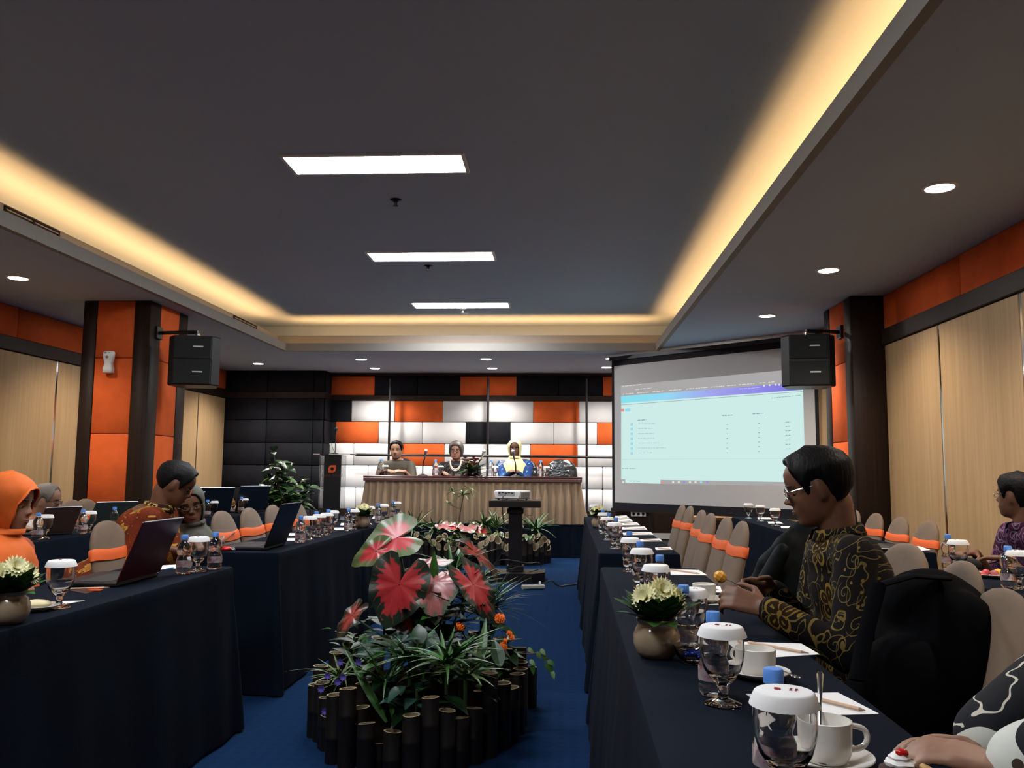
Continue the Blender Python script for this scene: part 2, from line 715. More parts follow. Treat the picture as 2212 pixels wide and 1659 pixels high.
wall_back = plain_wall('wall_back', RL-.2, RR+.2, BW, BW+.1)
wall_left = plain_wall('wall_left', RL-.12, RL-.02, RF, BW)
wall_right = plain_wall('wall_right', RR+.02, RR+.12, RF, BW)
wall_front = plain_wall('wall_front', RL-.1, RR+.1, RF-.1, RF, mat('cream_wall', (.3, .25, .2), .8))

PM = {'o': M_ORANGE, 'w': M_WHITEP, 'd': M_DARKP}


def pan(parent, p0, p1, nrm, m, t=.03, name='panel'):
    """padded fabric panel between two opposite corners, standing proud along nrm"""
    p0, p1, nrm = V(p0), V(p1), V(nrm)
    c = (p0+p1)/2 + nrm*t/2
    d = p1-p0
    d = V((abs(d.x), abs(d.y), abs(d.z))) - V((.006, .006, .006))
    d = V((max(d.x, 0), max(d.y, 0), max(d.z, 0)))
    k = 0 if abs(nrm.x) > .5 else 1
    d[k] = t
    b = MB()
    b.box(c, d, None, .009)
    return b.build(name, m, parent, True, 50)


def bx(cx, cy):      # px in the head-table crop -> X on the back wall
    return at(640+cx*.31646, 780+cy*.31646, BW-.03).x


def bz(cy):
    return at(1000, 780+cy*.31646, BW-.03).z


Ln = -3.86
rows = [
    (103, 237, [(220, 'o'), (537, 'd'), (828, 'd'), (1118, 'o'), (1303, 'o'), (1505, 'd'), (1790, 'd'), (2092, 'o'), (2280, 'o'), (2560, 'd'), (2860, 'o'), (3160, 'w')]),
    (271, 417, [(190, 'd'), (378, 'w'), (674, 'o'), (1000, 'w'), (1303, 'w'), (1620, 'o'), (1930, 'w'), (2240, 'w'), (2540, 'o'), (2850, 'w')]),
    (417, 566, [(190, 'd'), (268, 'o'), (562, 'w'), (862, 'w'), (1157, 'd'), (1462, 'w'), (1757, 'w'), (2054, 'o'), (2350, 'w'), (2650, 'w'), (2950, 'd')]),
    (566, 716, [(207, 'w'), (392, 'w'), (715, 'o'), (1012, 'w'), (1303, 'w'), (1599, 'o'), (1919, 'w'), (2220, 'w'), (2520, 'o'), (2820, 'w')]),
    (716, 867, [(207, 'w'), (490, 'w'), (790, 'w'), (1090, 'w'), (1395, 'w'), (1692, 'w'), (1990, 'w'), (2090, 'w'), (2400, 'w'), (2700, 'w')]),
    (867, 1018, [(207, 'w'), (405, 'w'), (700, 'w'), (1000, 'w'), (1300, 'w'), (1600, 'w'), (1900, 'w'), (2090, 'w'), (2400, 'w'), (2700, 'w')]),
]
for i, (y0, y1, cells) in enumerate(rows):
    z1, z0 = bz(y0), bz(y1)
    xs = [bx(a, y0) for a, _ in cells]+[RR]
    if xs[0] > Ln:
        xs[0] = min(xs[0], Ln) if cells[0][1] != 'o' else xs[0]
    for k, (_, cc) in enumerate(cells):
        if xs[k] >= RR-.02:
            continue
        pan(wall_back, (xs[k], BW, z0), (min(xs[k+1], RR), BW, z1), (0, -1, 0), PM[cc])
    if i == 0:
        pan(wall_back, (Ln, BW, z0), (xs[0], BW, z1), (0, -1, 0), M_DARKP)
zb1, zb0 = bz(237), bz(271)
b = MB()
b.boxb(Ln, RR, BW-.04, BW, zb0, zb1)
b.boxb(Ln, RR, BW-.05, BW, bz(103), SOFFIT)
b.boxb(Ln, RR, BW-.05, BW, 0, bz(1018)-.003)
b.build('rail', M_DWOOD, wall_back, False)

# dark fabric block in the left rear corner
NY = 13.6
b = MB()
b.boxb(RL, Ln, NY, BW, 0, SOFFIT)
niche = struct('wall_corner', b, M_DARKP)
def nz(py):
    return at(600, py, NY).z
zs = [SOFFIT, nz(847), nz(860), nz(907), nz(957), nz(1005), nz(1052), nz(1099), 0.05]
xs = [RL+.02, at(578, 880, NY).x, at(678, 880, NY).x, Ln]
for k in range(len(zs)-1):
    if k == 1:
        b = MB()
        b.boxb(RL, Ln+.03, NY-.035, NY, zs[2], zs[1])
        b.boxb(Ln, Ln+.03, NY, BW, zs[2], zs[1])
        b.build('rail', M_DWOOD, niche, False)
        continue
    for j in range(3):
        pan(niche, (xs[j], NY, zs[k+1]), (xs[j+1], NY, zs[k]), (0, -1, 0), M_DARKP)
    pan(niche, (Ln, NY, zs[k+1]), (Ln, BW, zs[k]), (1, 0, 0), M_DARKP)

# side walls: sliding wood partitions, dark rail, orange fabric frieze
BM0, BM1 = 2.363, 2.50


def side(parent, X, sgn, segs_gap, y0, y1, fr):
    """segs_gap: Y of joints between partition leaves; fr: Y of joints in the frieze"""
    n = (sgn, 0, 0)
    ys = [y0]+segs_gap+[y1]
    for a, b2 in zip(ys, ys[1:]):
        q = MB()
        q.boxb(X, X+sgn*.035, a+.018, b2-.018, .012, BM0-.005, .004)
        q.build('partition_leaf', M_LWOOD, parent, True, 40)
    for g in segs_gap:
        q = MB()
        q.boxb(X, X+sgn*.03, g-.013, g+.013, .01, BM0)
        q.build('joint_strip', M_CHROME, parent, False)
    q = MB()
    q.boxb(X-sgn*.01, X+sgn*.06, y0, y1, BM0, BM1, .004)
    q.build('rail', M_DWOOD, parent, False)
    ys = [y0]+fr+[y1]
    for a, b2 in zip(ys, ys[1:]):
        pan(parent, (X, a, BM1+.003), (X, b2, SOFFIT), n, M_ORANGE)


side(wall_right, RR, -1, [-2.4, -1.2, 0.0, 1.2, 2.4, 3.5, 4.6, 5.5, 6.68, 7.78, 9.0, 10.2, 11.4, 12.6], RF, BW-.05,
     [-2.5, -1.0, 0.5, 2.0, 3.2, 4.2, 5.2, 6.30, 7.5, 8.7, 9.9, 11.1, 12.3])
side(wall_left, RL, 1, [-2.4, -1.2, 0.0, 1.2, 2.4, 3.6, 5.0, 6.4, 7.7, 8.91, 10.2, 11.7, 12.55], RF, NY-.02,
     [-2.5, -1.0, .5, 2., 3.5, 5., 6.5, 8.2, 9.9, 11.6, 12.9])

# columns
def column(name, x0, x1, y0, y1, orange_front, front_split, orange_side, side_x, sgn, zs, lab):
    b = MB()
    b.boxb(x0+.02, x1-.02, y0+.02, y1-.02, 0, SOFFIT)
    o = struct(name, b, M_DWOOD, label=lab)
    # front boards and panels
    def fb(a, c2, m, nm, za=0, zb=SOFFIT):
        q = MB()
        q.boxb(a+.002, c2-.002, y0-.0 if m is M_DWOOD else y0+.006, y0+.03, za+.003, zb-.003, .005)
        q.build(nm, m, o, True, 50)
    def sb(a, c2, m, nm, za=0, zb=SOFFIT):
        q = MB()
        X = side_x
        q.boxb(X-sgn*.03, X-(0 if m is M_DWOOD else sgn*.006), a+.002, c2-.002, za+.003, zb-.003, .005)
        q.build(nm, m, o, True, 50)
    if orange_front:
        a, c2 = front_split
        fb(x0, a, M_DWOOD, 'board')
        fb(c2, x1, M_DWOOD, 'board')
        for za, zb in zip(zs, zs[1:]):
            fb(a, c2, M_ORANGE, 'panel', za, zb)
    else:
        fb(x0, x1, M_DWOOD, 'board')
    a, c2 = orange_side
    sb(y0, a, M_DWOOD, 'board')
    sb(c2, y1, M_DWOOD, 'board')
    for za, zb in zip(zs, zs[1:]):
        sb(a, c2, M_ORANGE, 'panel', za, zb)
    return o


ZS = [0, .806, 1.528, 2.258, SOFFIT]
column('column', -4.62, -3.95, 7.86, 8.68, True, (-4.485, -4.11), (8.08, 8.49), -3.95, 1, ZS, 'dark wood column with orange padded panels, by the left partition')
column('column', 2.62, RR+.01, 7.77, 8.56, False, None, (7.96, 8.40), 2.62, -1, [0, .8, 1.5, 2.234, SOFFIT], 'dark wood column with orange padded side, by the right partition')

# stage
ST, SY = .455, 12.12
b = MB()
b.boxb(-3.85, .78, SY+.03, BW-.06, 0, ST, .01)
stage = struct('floor_stage', b, mat('stage_carpet', (.012, .03, .07), .9), label='low platform under the head table')
q = MB()
N = 160
r0, r1 = [], []
for i in range(N+1):
    t = i/N
    x = -3.88+t*4.69
    a = .012*math.sin(i*1.35)+.006*math.sin(i*.53)
    r0.append(V((x, SY+a*.4, ST+.004)))
    r1.append(V((x, SY-.015+a, .006)))
q.rings([r0, r1], False, False, False)
q.boxb(-3.88, .81, SY-.01, SY+.06, ST, ST+.006)
q.build('stage_skirt', M_NAVY, stage, True)

# ------------------------------------------------------------------ ceiling fixtures
M_PANEL = emis('panel_light', (.93, .96, 1.), P_PANEL)
M_DISC = emis('disc_light', (1., .95, .93), 60.)
places = ['nearest the camera', 'second of the row', 'farthest, close to the stage']
for i, y in enumerate((.57, 3.07, 5.578, 8.083, 10.537)):
    lab = ['behind the camera end of the room', 'just over the camera', 'the largest in view', 'the middle one in view', 'the one nearest the stage'][i]
    t = thing('ceiling_light', 'long white light panel in the raised ceiling, '+lab, 'ceiling light', (-1.2686, y, RAISED), 0, 'light panels down the raised ceiling')
    b = MB()
    for x0, x1, y0, y1 in ((-.625, -.6, -.185, .185), (.6, .625, -.185, .185), (-.6, .6, -.185, -.16), (-.6, .6, .16, .185)):
        b.boxb(x0, x1, y0, y1, -.012, 0)
    b.build('frame', M_WHITE, t, False)
    b = MB()
    b.boxb(-.6, .6, -.16, .16, -.008, -.002)
    b.build('diffuser', M_PANEL, t, False)
dl = [((-4.64, 6.88), 'over the left partition, in front of the orange column'), ((2.13, 4.785), 'largest one, in the right soffit'),
      ((2.12, 6.763), 'in the right soffit, before the right column'), ((2.11, 10.738), 'above the projection screen'),
      ((-4.63, 12.653), 'above the dark corner block'),
      ((-2.92, 12.166), 'front row over the stage, leftmost'), ((-2.95, 13.22), 'rear row by the wall, leftmost'),
      ((-1.084, 12.11), 'front row over the stage, middle'), ((-1.086, 13.209), 'rear row by the wall, middle'),
      ((.706, 12.057), 'front row over the stage, rightmost'), ((.695, 13.078), 'rear row by the wall, beside the screen corner'),
      ((2.11, 8.75), 'in the right soffit, hidden beyond the column'), ((2.13, 2.8), 'right soffit, beside the camera'),
      ((-4.64, 4.88), 'left soffit, out of frame at the left edge'), ((-4.64, 2.9), 'left soffit, beside the camera'),
      ((-4.64, 8.9), 'left soffit, behind the orange column'), ((-4.64, 10.8), 'left soffit, between column and dark corner')]
proto = None
for i, ((x, y), lab) in enumerate(dl):
    if proto is None:
        t = thing('downlight', '', 'ceiling light', (x, y, SOFFIT), 0, 'round downlights in the soffit')
        b = MB()
        b.lathe([(.098, -.004), (.09, -.009), (.078, -.009), (.072, -.001)], n=28, cap0=False, cap1=False)
        b.lathe([(.098, -.004), (.098, 0)], n=28, cap0=False, cap1=False)
        b.build('rim', M_WHITE, t)
        b = MB()
        b.lathe([(.078, -.007), (.078, -.002)], n=28)
        b.build('lens', M_DISC, t)
        proto = tree(t)
        o = t
    else:
        o = dup(proto, (x, y, SOFFIT))
    o['label'] = 'round white downlight, '+lab
    ld = bpy.data.lights.new('downlight_beam', 'SPOT')
    wall_row = y > 13
    ld.energy = P_DOWN*(1.5 if y > 12 else 1.)
    ld.color = (1., .93, .86) if y > 12 else (1., .86, .72)
    ld.spot_size = rad(130)
    ld.spot_blend = .8
    ld.shadow_soft_size = .06
    lo = bpy.data.objects.new('downlight_beam', ld)
    COL.objects.link(lo)
    lo.parent = o
    lo.location = (0, 0, -.02)

# sprinklers, smoke detector
M_DARKM = mat('dark_metal_sprinkler', (.03, .03, .035), .4, 1.)
for px, py, lab in ((855, 434, 'between the first and second light panel'), (925, 577, 'just past the second light panel'), (1000, 669, 'beside the last light panel')):
    p = on(px, py-3, RAISED)
    b = MB()
    b.lathe([(.045, 0), (.045, -.006), (.02, -.016), (.012, -.03), (.012, -.045), (.022, -.05), (.022, -.053), (.004, -.056)], n=16)
    o = b.build('sprinkler', M_DARKM if px < 990 else M_CHROME, None, loc=p)
    tag(o, 'small ceiling sprinkler head, '+lab, 'sprinkler', 'sprinklers in the raised ceiling')
p = on(1004, 674, RAISED)
b = MB()
b.lathe([(.05, 0), (.05, -.015), (.04, -.03), (.015, -.034)], n=18)
tag(b.build('smoke_detector', M_WHITE, None, loc=p), 'round white smoke detector behind the last light panel', 'smoke detector')

# vents on the inner step
for y0, y1, lab in ((5.62, 6.28, 'long air vent in the cove at the left edge of the room'), (9.85, 10.62, 'air vent in the cove near the stage')):
    X = TL-.18
    L = y1-y0
    t = thing('air_vent', lab, 'air vent', (X, (y0+y1)/2, 2.985))
    b = MB()
    for a0, a1, z0, z1 in ((-L/2, L/2, .045, .058), (-L/2, L/2, -.065, -.052), (-L/2, -L/2+.02, -.06, .05), (L/2-.02, L/2, -.06, .05), (-.01, .01, -.06, .05)):
        b.boxb(0, .014, a0, a1, z0, z1)
    b.build('frame', M_DWOOD, t, False)
    b = MB()
    b.boxb(0, .002, -L/2, L/2, -.06, .055)
    b.build('backing', M_BLACK, t, False)
    for k in range(4):
        for s_ in (-1, 1):
            b = MB()
            b.box((.008, s_*L/4, -.035+k*.024), (.012, L/2-.03, .008), Matrix.Rotation(.5, 3, 'Y'))
            b.build('slat', M_LIP, t, False)
# ------------------------------------------------------------------ draped tables
def draped(name, label, x0, x1, y0, y1, dx=0., z=.75, group=None, flare=.055, seed=1, m=None, cat='table'):
    """dx: shift in X of the far end against the near end (the rows are not perfectly square)"""
    t = thing(name, label, cat, ((x0+x1)/2, (y0+y1)/2, 0), 0, group)
    rnd = random.Random(seed)
    b = MB()
    W, L = (x1-x0)/2, (y1-y0)/2
    sk = dx/(2*L)
    # perimeter with rounded corners
    P = []
    r = .02
    def edge(a, b2, nrm, n):
        for i in range(n):
            q = i/n
            P.append((V(a)*(1-q)+V(b2)*q, V(nrm), 0.))
    def corner(cx, cy, a0):
        for i in range(6):
            a = a0+PI/2*i/6
            P.append((V((cx+r*math.cos(a), cy+r*math.sin(a))), V((math.cos(a), math.sin(a))), math.sin(PI*i/6)))
    ny, nx = max(8, int(L*2/.045)), max(6, int(W*2/.045))
    edge((W, -L+r), (W, L-r), (1, 0), ny)
    corner(W-r, L-r, 0)
    edge((W-r, L), (-W+r, L), (0, 1), nx)
    corner(-W+r, L-r, PI/2)
    edge((-W, L-r), (-W, -L+r), (-1, 0), ny)
    corner(-W+r, -L+r, PI)
    edge((-W+r, -L), (W-r, -L), (0, -1), nx)
    corner(W-r, -L+r, 3*PI/2)
    n = len(P)
    ph = [rnd.uniform(0, 6) for _ in range(4)]
    levels = [(z, -.012, 0), (z-.003, -.003, 0), (z-.012, 0., 0), (z-.04, .001, .05), (z-.15, .006, .3), (z*.55, .022, .7), (z*.3, .036, .9), (z*.12, .046, 1), (.012, .05, 1.05)]
    rs = []
    for zz, off, amp in levels:
        ring = []
        for j, (p, nn, cr) in enumerate(P):
            s_ = j*.045
            wv = math.sin(s_*11+ph[0])*.5+math.sin(s_*23+ph[1])*.3+math.sin(s_*5.1+ph[2])*.6
            o = off*flare/.05+amp*(.012*wv)+cr*off*.9
            if amp == 0:
                o = off
            q = p+nn*o
            ring.append(V((q.x+sk*q.y, q.y, zz+(.004*math.sin(s_*3+ph[3]) if amp > .9 else 0))))
        rs.append(ring)
    b.rings(rs, True, True, False)
    b.build('tablecloth', m or M_NAVY, t, True, 50)
    q = MB()
    q.boxb(-W+.03, W-.03, -L+.05, L-.05, z-.035, z-.006, .005)
    q.build('tabletop', M_LWOOD, t, False)
    for sx in (-1, 1):
        for sy in (-1, 1):
            q = MB()
            q.tube([(sx*(W-.06), sy*(L-.15), 0), (sx*(W-.06), sy*(L-.15), z-.035)], .013, 8)
            q.build('leg', M_BLACKM, t)
    return t


g = 'long tables under navy cloths'
draped('banquet_table', 'long navy-draped table at the right of the aisle, nearest the camera, with the batik man', .165, .625, .55, 4.16, .045, group=g, seed=2)
draped('banquet_table', 'navy-draped table at the right of the aisle, second from the camera', .215, .672, 4.86, 6.72, .01, group=g, seed=3)
draped('banquet_table', 'navy-draped table at the right of the aisle, farthest, ending at the stage', .228, .69, 6.74, 8.8, .01, group=g, seed=4)
draped('banquet_table', 'long navy-draped table at the left of the aisle, nearest the camera, under the red laptop', -2.02, -1.545, .6, 3.95, .05, group=g, seed=5, flare=.04)
draped('banquet_table', 'navy-draped table at the left, second from the camera, with the open black laptop', -2.0, -1.525, 4.62, 6.47, .03, group=g, seed=6, flare=.04)
draped('banquet_table', 'navy-draped table at the left of the aisle, farthest, with a flower pot on it', -1.965, -1.49, 6.49, 8.35, .03, group=g, seed=7, flare=.04)
draped('banquet_table', 'navy-draped table in the left outer row, beside the white-shirted man', -3.66, -3.20, 3.9, 6.75, .05, group=g, seed=8)
draped('banquet_table', 'navy-draped table in the left outer row, in front of the potted plant', -3.64, -3.16, 7.2, 9.6, .03, group=g, seed=9)
draped('banquet_table', 'navy-draped table in the right outer row, with three goblets, in front of the screen', 1.74, 2.22, 5.16, 9.05, .06, group=g, seed=10)
draped('banquet_table', 'navy-draped table in the right outer row, nearest the camera, with the fruit plate', 1.70, 2.20, 2.3, 4.25, .03, group=g, seed=11)

# ------------------------------------------------------------------ covered chairs
def make_chair():
    t = thing('banquet_chair', '', 'chair')
    # faces +Y; back at y=-.22 ; leans back
    b = MB()
    rs = []
    for z, wdt, th in ((.40, .20, .036), (.50, .205, .037), (.60, .208, .035), (.70, .205, .033), (.78, .197, .031), (.84, .182, .028), (.885, .155, .024), (.915, .118, .019), (.934, .07, .013), (.94, .03, .008)):
        yy = -.165-.24*(z-.40)
        ring = []
        for j in range(24):
            a = 2*PI*j/24
            ca, sa = math.cos(a), math.sin(a)
            ring.append(V((wdt*math.copysign(abs(ca)**.75, ca), yy+th*math.copysign(abs(sa)**.8, sa), z)))
        rs.append(ring)
    b.rings(rs, True, True, True)
    b.build('backrest', M_BROWNC, t, True, 60)
    b = MB()
    rs = []
    for z, k, dy in ((.475, .80, .02), (.468, .95, .01), (.45, 1., 0), (.41, 1., 0), (.36, .985, 0), (.25, .93, 0), (.12, .97, 0), (.02, 1.04, 0)):
        ring = []
        for j in range(48):
            a = 2*PI*j/48
            ca, sa = math.cos(a), math.sin(a)
            x = .215*k*math.copysign(abs(ca)**.35, ca)
            y = .22*k*math.copysign(abs(sa)**.35, sa)
            if z < .4:      # cloth drawn in between the feet
                m_ = abs(math.sin(2*a))
                pull = (1-m_)*(.4-z)*.16
                x *= 1-pull
                y *= 1-pull
            ring.append(V((x, y+dy-.01, z)))
        rs.append(ring)
    b.rings(rs[::-1], True, False, True)
    b.build('seat_cover', M_BROWNC, t, True, 60)
    b = MB()
    rs = []
    for z, k in ((.758, 0), (.762, 1), (.785, 1.15), (.810, 1), (.814, 0)):
        wdt = .198-(z-.78)*.25
        yy = -.165-.24*(z-.40)
        ring = []
        for j in range(32):
            a = 2*PI*j/32
            ca, sa = math.cos(a), math.sin(a)
            th = .0335-(z-.6)*.02
            ring.append(V(((wdt+.0065*k)*math.copysign(abs(ca)**.75, ca), yy+(th+.0065*k)*math.copysign(abs(sa)**.8, sa), z+.004*math.sin(a*3))))
        rs.append(ring)
    b.rings(rs, True, False, False)
    b.build('sash', M_SASH, t, True, 60)
    return t


ch0 = make_chair()
chT = tree(ch0)
first = [True]


def chair(x, y, rz, label, group, sc=None):
    if first[0]:
        first[0] = False
        ch0.location, ch0.rotation_euler = (x, y, 0), (0, 0, rz)
        ch0['label'], ch0['group'] = label, group
        return ch0
    return dup(chT, (x, y, 0), rz, label, group, sc)


gr = 'covered chairs along the right aisle tables'
gl = 'covered chairs along the left aisle tables'
# right inner row, facing the aisle (-X): rotation +90deg turns +Y to -X
for i, (px, py, lab) in enumerate(((1598, 1130, 'first of the six empty ones, nearest the batik man'), (1565, 1121, 'second of the six empty ones from the batik man'),
                                   (1531, 1112, 'third of the six empty ones from the batik man'), (1512, 1105, 'fourth of the six empty ones from the batik man'),
                                   (1487, 1096, 'fifth of the six empty ones from the batik man'), (1470, 1093, 'last of the six empty ones, nearest the screen'))):
    p = on(px, py, .93)
    chair(p.x-.275, p.y, PI/2, 'brown chair by the right aisle, '+lab, gr)
chair(1.02, 3.32, PI/2+.1, 'brown covered chair with a black jacket over it, beyond the batik man', gr)
chair(.93, 2.72, PI/2-.1, 'brown covered chair the batik man sits on', gr)
for x_, y_, r_, lab in ((.73, 2.08, PI/2-.1, 'brown covered chair behind the black backpack at the lower right'), (.66, 1.66, PI/2-.15, 'brown covered chair nearest the camera at the right edge')):
    o = chair(x_, y_, r_, lab, gr)
    for k_ in kids(o):
        if k_.name.startswith('sash'):
            bpy.data.objects.remove(k_)
# left inner row, facing the aisle (+X)
for px, X, lab in ((478, -2.13, 'just behind the grey-scarfed woman'), (537, -2.13, 'second beyond the grey-scarfed woman'), (588, -2.13, 'half hidden by the open black laptop'), (640, -2.13, 'beyond the open black laptop')):
    p = ax(px, 1110, X)
    chair(X+.29, p.y, -PI/2, 'brown covered chair with orange band, '+lab, gl)
chair(-1.97, 4.17, -PI/2+.05, 'brown covered chair with orange band behind the red laptop', gl)
chair(-2.1, 3.25, -PI/2, 'brown covered chair under the orange-scarfed woman', gl)
chair(-2.38, 4.44, PI, 'brown covered chair under the man in orange batik', gl)
chair(-2.14, 5.12, -PI/2-.1, 'brown covered chair under the grey-scarfed woman', gl)
# outer rows
go = 'covered chairs of the outer rows'
for px, py, X, lab in ((1850, 1106, 2.55, 'against the column foot'), (1897, 1108, 2.53, 'partly behind the black laptop'), (1950, 1115, 2.5, 'showing its orange band beside the partition'), (2012, 1125, 2.48, 'nearest the purple-shirted man')):
    p = ax(px, py, X)
    chair(X-.29, p.y, PI/2, 'brown covered chair in the right outer row, '+lab, go, .95)
for px, X, lab in ((152, -4.05, 'beside the white-shirted man'), (183, -4.05, 'behind the grey notebook computer'), (118, -4.05, 'under the white-shirted man')):
    p = ax(px, 1110, X)
    chair(X+.29, p.y, -PI/2, 'brown covered chair in the left outer row, '+lab, go)

# ------------------------------------------------------------------ head table
T = NT('gold_satin_skirt', .42, .5)
tc = T.n('ShaderNodeTexCoord')
mp = T.n('ShaderNodeMapping')
T.put(mp.inputs[0], tc.outputs['Object'])
mp.inputs['Scale'].default_value = (14, 14, .6)
c = T.mix(T.noise(mp.outputs[0], 1, 3), (.22, .145, .085, 1), (.36, .25, .155, 1))
T.put(T.b.inputs['Base Color'], c)
T.b.inputs['Sheen Weight'].default_value = .3
M_SKIRT = T.m
HX0, HX1, HY0, HY1 = -2.865, .300, 12.24, 12.78
HZ = 1.128
t = thing('head_table', 'long head table on the stage with a pleated gold skirt and maroon top', 'table', ((HX0+HX1)/2, (HY0+HY1)/2, ST))
ox, oy = t.location.x, t.location.y
b = MB()
b.boxb(HX0-ox, HX1-ox, HY0-oy, HY1-oy, HZ-ST-.035, HZ-ST, .006)
b.build('tabletop', M_MAROON, t, True)
q = MB()
q.boxb(HX0-ox+.004, HX1-ox-.004, HY0-oy-.004, HY0-oy+.01, HZ-ST-.075, HZ-ST-.03, .004)
q.build('top_edge_cloth', mat('edge_cloth', (.10, .05, .04), .4), t, True)
pts0, pts1, pts2 = [], [], []
path = [(HX0+.03, HY1-.05), (HX0+.03, HY0+.03), (HX1-.03, HY0+.03), (HX1-.03, HY1-.05)]
acc = 0
for (xa, ya), (xb, yb) in zip(path, path[1:]):
    L = math.hypot(xb-xa, yb-ya)
    n = int(L/.012)
    nx, ny = (yb-ya)/L, -(xb-xa)/L
    for i in range(n):
        q_ = i/n
        s_ = acc+L*q_
        wv = math.sin(s_*2*PI/.105+.9*math.sin(s_*3.1))
        wv2 = math.sin(s_*2*PI/.33+1.)
        x, y = xa+(xb-xa)*q_, ya+(yb-ya)*q_
        nxx, nyy = (-1, 0) if xb == xa and xa < -1 else ((1, 0) if xb == xa else (0, -1))
        a = .008*wv
        pts0.append(V((x-ox+nxx*(a+.0), y-oy+nyy*(a+.0), HZ-ST-.045)))
        a = .022*wv+.008*wv2+.012
        pts1.append(V((x-ox+nxx*(a+.015), y-oy+nyy*(a+.01), (HZ-ST)*.5)))
        a = .030*wv+.012*wv2+.02
        fl_ = .075 if nxx else .03
        pts2.append(V((x-ox+nxx*(a+fl_), y-oy+nyy*a, .006)))
    acc += L
b = MB()
b.rings([pts2, pts1, pts0], False, False, False)
b.build('skirt', M_SKIRT, t, True, 80)

# high-back chairs behind the head table, wrapped in clear film
T = NT('black_leather_wrapped', .12, .8)
T.b.inputs['Base Color'].default_value = (.016, .02, .022, 1)
T.b.inputs['Coat Weight'].default_value = 1
T.b.inputs['Coat Roughness'].default_value = .03
tc = T.n('ShaderNodeTexCoord')
bp = T.n('ShaderNodeBump')
bp.inputs['Strength'].default_value = 1.
bp.inputs['Distance'].default_value = .02
mp = T.n('ShaderNodeMapping')
T.put(mp.inputs[0], tc.outputs['Object'])
mp.inputs['Rotation'].default_value = (0, .7, 0)
mp.inputs['Scale'].default_value = (10, 10, 22)
T.put(bp.inputs['Height'], T.noise(mp.outputs[0], 1.0, 4))
T.put(T.b.inputs['Coat Normal'], bp.outputs[0])
T.put(T.b.inputs['Normal'], bp.outputs[0])
M_FILM = T.m


def exec_chair():
    t = thing('conference_chair', '', 'chair')
    b = MB()
    rs = []
    for z, wdt, th in ((.42, .20, .05), (.55, .235, .06), (.68, .255, .06), (.80, .24, .055), (.88, .19, .05), (.93, .12, .035), (.945, .04, .015)):
        ring = []
        for j in range(24):
            a = 2*PI*j/24
            ca, sa = math.cos(a), math.sin(a)
            ring.append(V((wdt*math.copysign(abs(ca)**.8, ca), .28+th*sa+.03*(z-.4), z)))
        rs.append(ring)
    b.rings(rs)
    b.build('backrest', M_FILM, t, True, 60)
    b = MB()
    b.box((0, .03, .43), (.48, .46, .1), None, .04)
    b.build('seat', M_FILM, t, True, 60)
    for s_ in (-1, 1):
        b = MB()
        b.tube([(s_*.26, .24, .42), (s_*.27, .22, .62), (s_*.27, .0, .62), (s_*.26, -.1, .44)], .02, 8)
        b.build('armrest', M_BLACK, t)
        for s2 in (-1, 1):
            b = MB()
            b.tube([(s_*.2, .03+s2*.18, .4), (s_*.22, .03+s2*.2, 0)], .015, 8)
            b.build('leg', M_CHROME, t)
    return t


e0 = exec_chair()
eT = tree(e0)
e0.location = (at(1212, 1025, 13.05).x, 12.98, ST)
e0['label'] = 'empty black leather chair in shiny film behind the head table'
e0['group'] = 'film-wrapped chairs behind the head table'
for px, lab in ((1118, 'behind the yellow-scarfed woman'), (1000, 'behind the woman with a pearl necklace'), (857, 'behind the man in the olive shirt')):
    dup(eT, (at(px, 1025, 13.05).x+(.06 if px == 1118 else 0), 13.1, ST), 0, 'black leather chair in shiny film '+lab, 'film-wrapped chairs behind the head table')

# backdrop frame of black poles
t = thing('backdrop_stand', 'black metal pole frame standing before the rear wall', 'stand', (at(1054, 985, 13.6).x, 13.6, ST))
for px, nm in ((839.5, 'pole'), (1053, 'pole'), (1267.3, 'pole')):
    p = at(px, 985, 13.6)
    b = MB()
    x = p.x-t.location.x
    b.tube([(x, 0, .02), (x, 0, at(px, 818, 13.6).z-ST)], .019, 8)
    b.build(nm, M_BLACKM, t)
    b = MB()
    b.box((x, 0, .012), (.3, .3, .02), None, .004)
    b.build('foot_plate', M_BLACKM, t)
a, b2, c2 = at(768, 982.5, 13.6), at(1053, 985, 13.6), at(1330, 988, 13.6)
b = MB()
for p, q in ((a, b2), (b2, c2)):
    b.tube([(p.x-t.location.x, 0, p.z-ST), (q.x-t.location.x, 0, q.z-ST)], .022, 8)
b.build('crossbar', M_BLACKM, t)

# ------------------------------------------------------------------ lectern
px0, px1 = at(701, 982, 12.35), at(737, 982, 12.35)
LX = (px0.x+px1.x)/2
LZ = at(718, 981, 12.35).z-ST
t = thing('lectern', 'clear and black lectern with an orange emblem at the left of the head table', 'lectern', (LX, 12.35, ST))
wd = (px1.x-px0.x)/2
b = MB()
b.boxb(-wd, wd, -.012, .012, .03, LZ-.01, .003)
b.build('front_panel', mat('lectern_front', (.012, .013, .015), .3), t, True)
for s_ in (-1, 1):
    b = MB()
    b.boxb(s_*wd-.006 - (.06 if s_ < 0 else 0), s_*wd+.006 - (.06 if s_ < 0 else 0), .0, .28, .03, LZ-.02, .002)
    b.build('side_panel', M_ACRYL, t, True)
b = MB()
b.boxb(-wd-.16, wd+.14, -.03, .36, LZ-.008, LZ+.006, .003)
b.build('top', M_ACRYL, t, True)
b = MB()
b.boxb(-wd-.08, wd+.06, -.05, .34, 0, .03, .006)
b.build('base', M_BLACK, t, True)


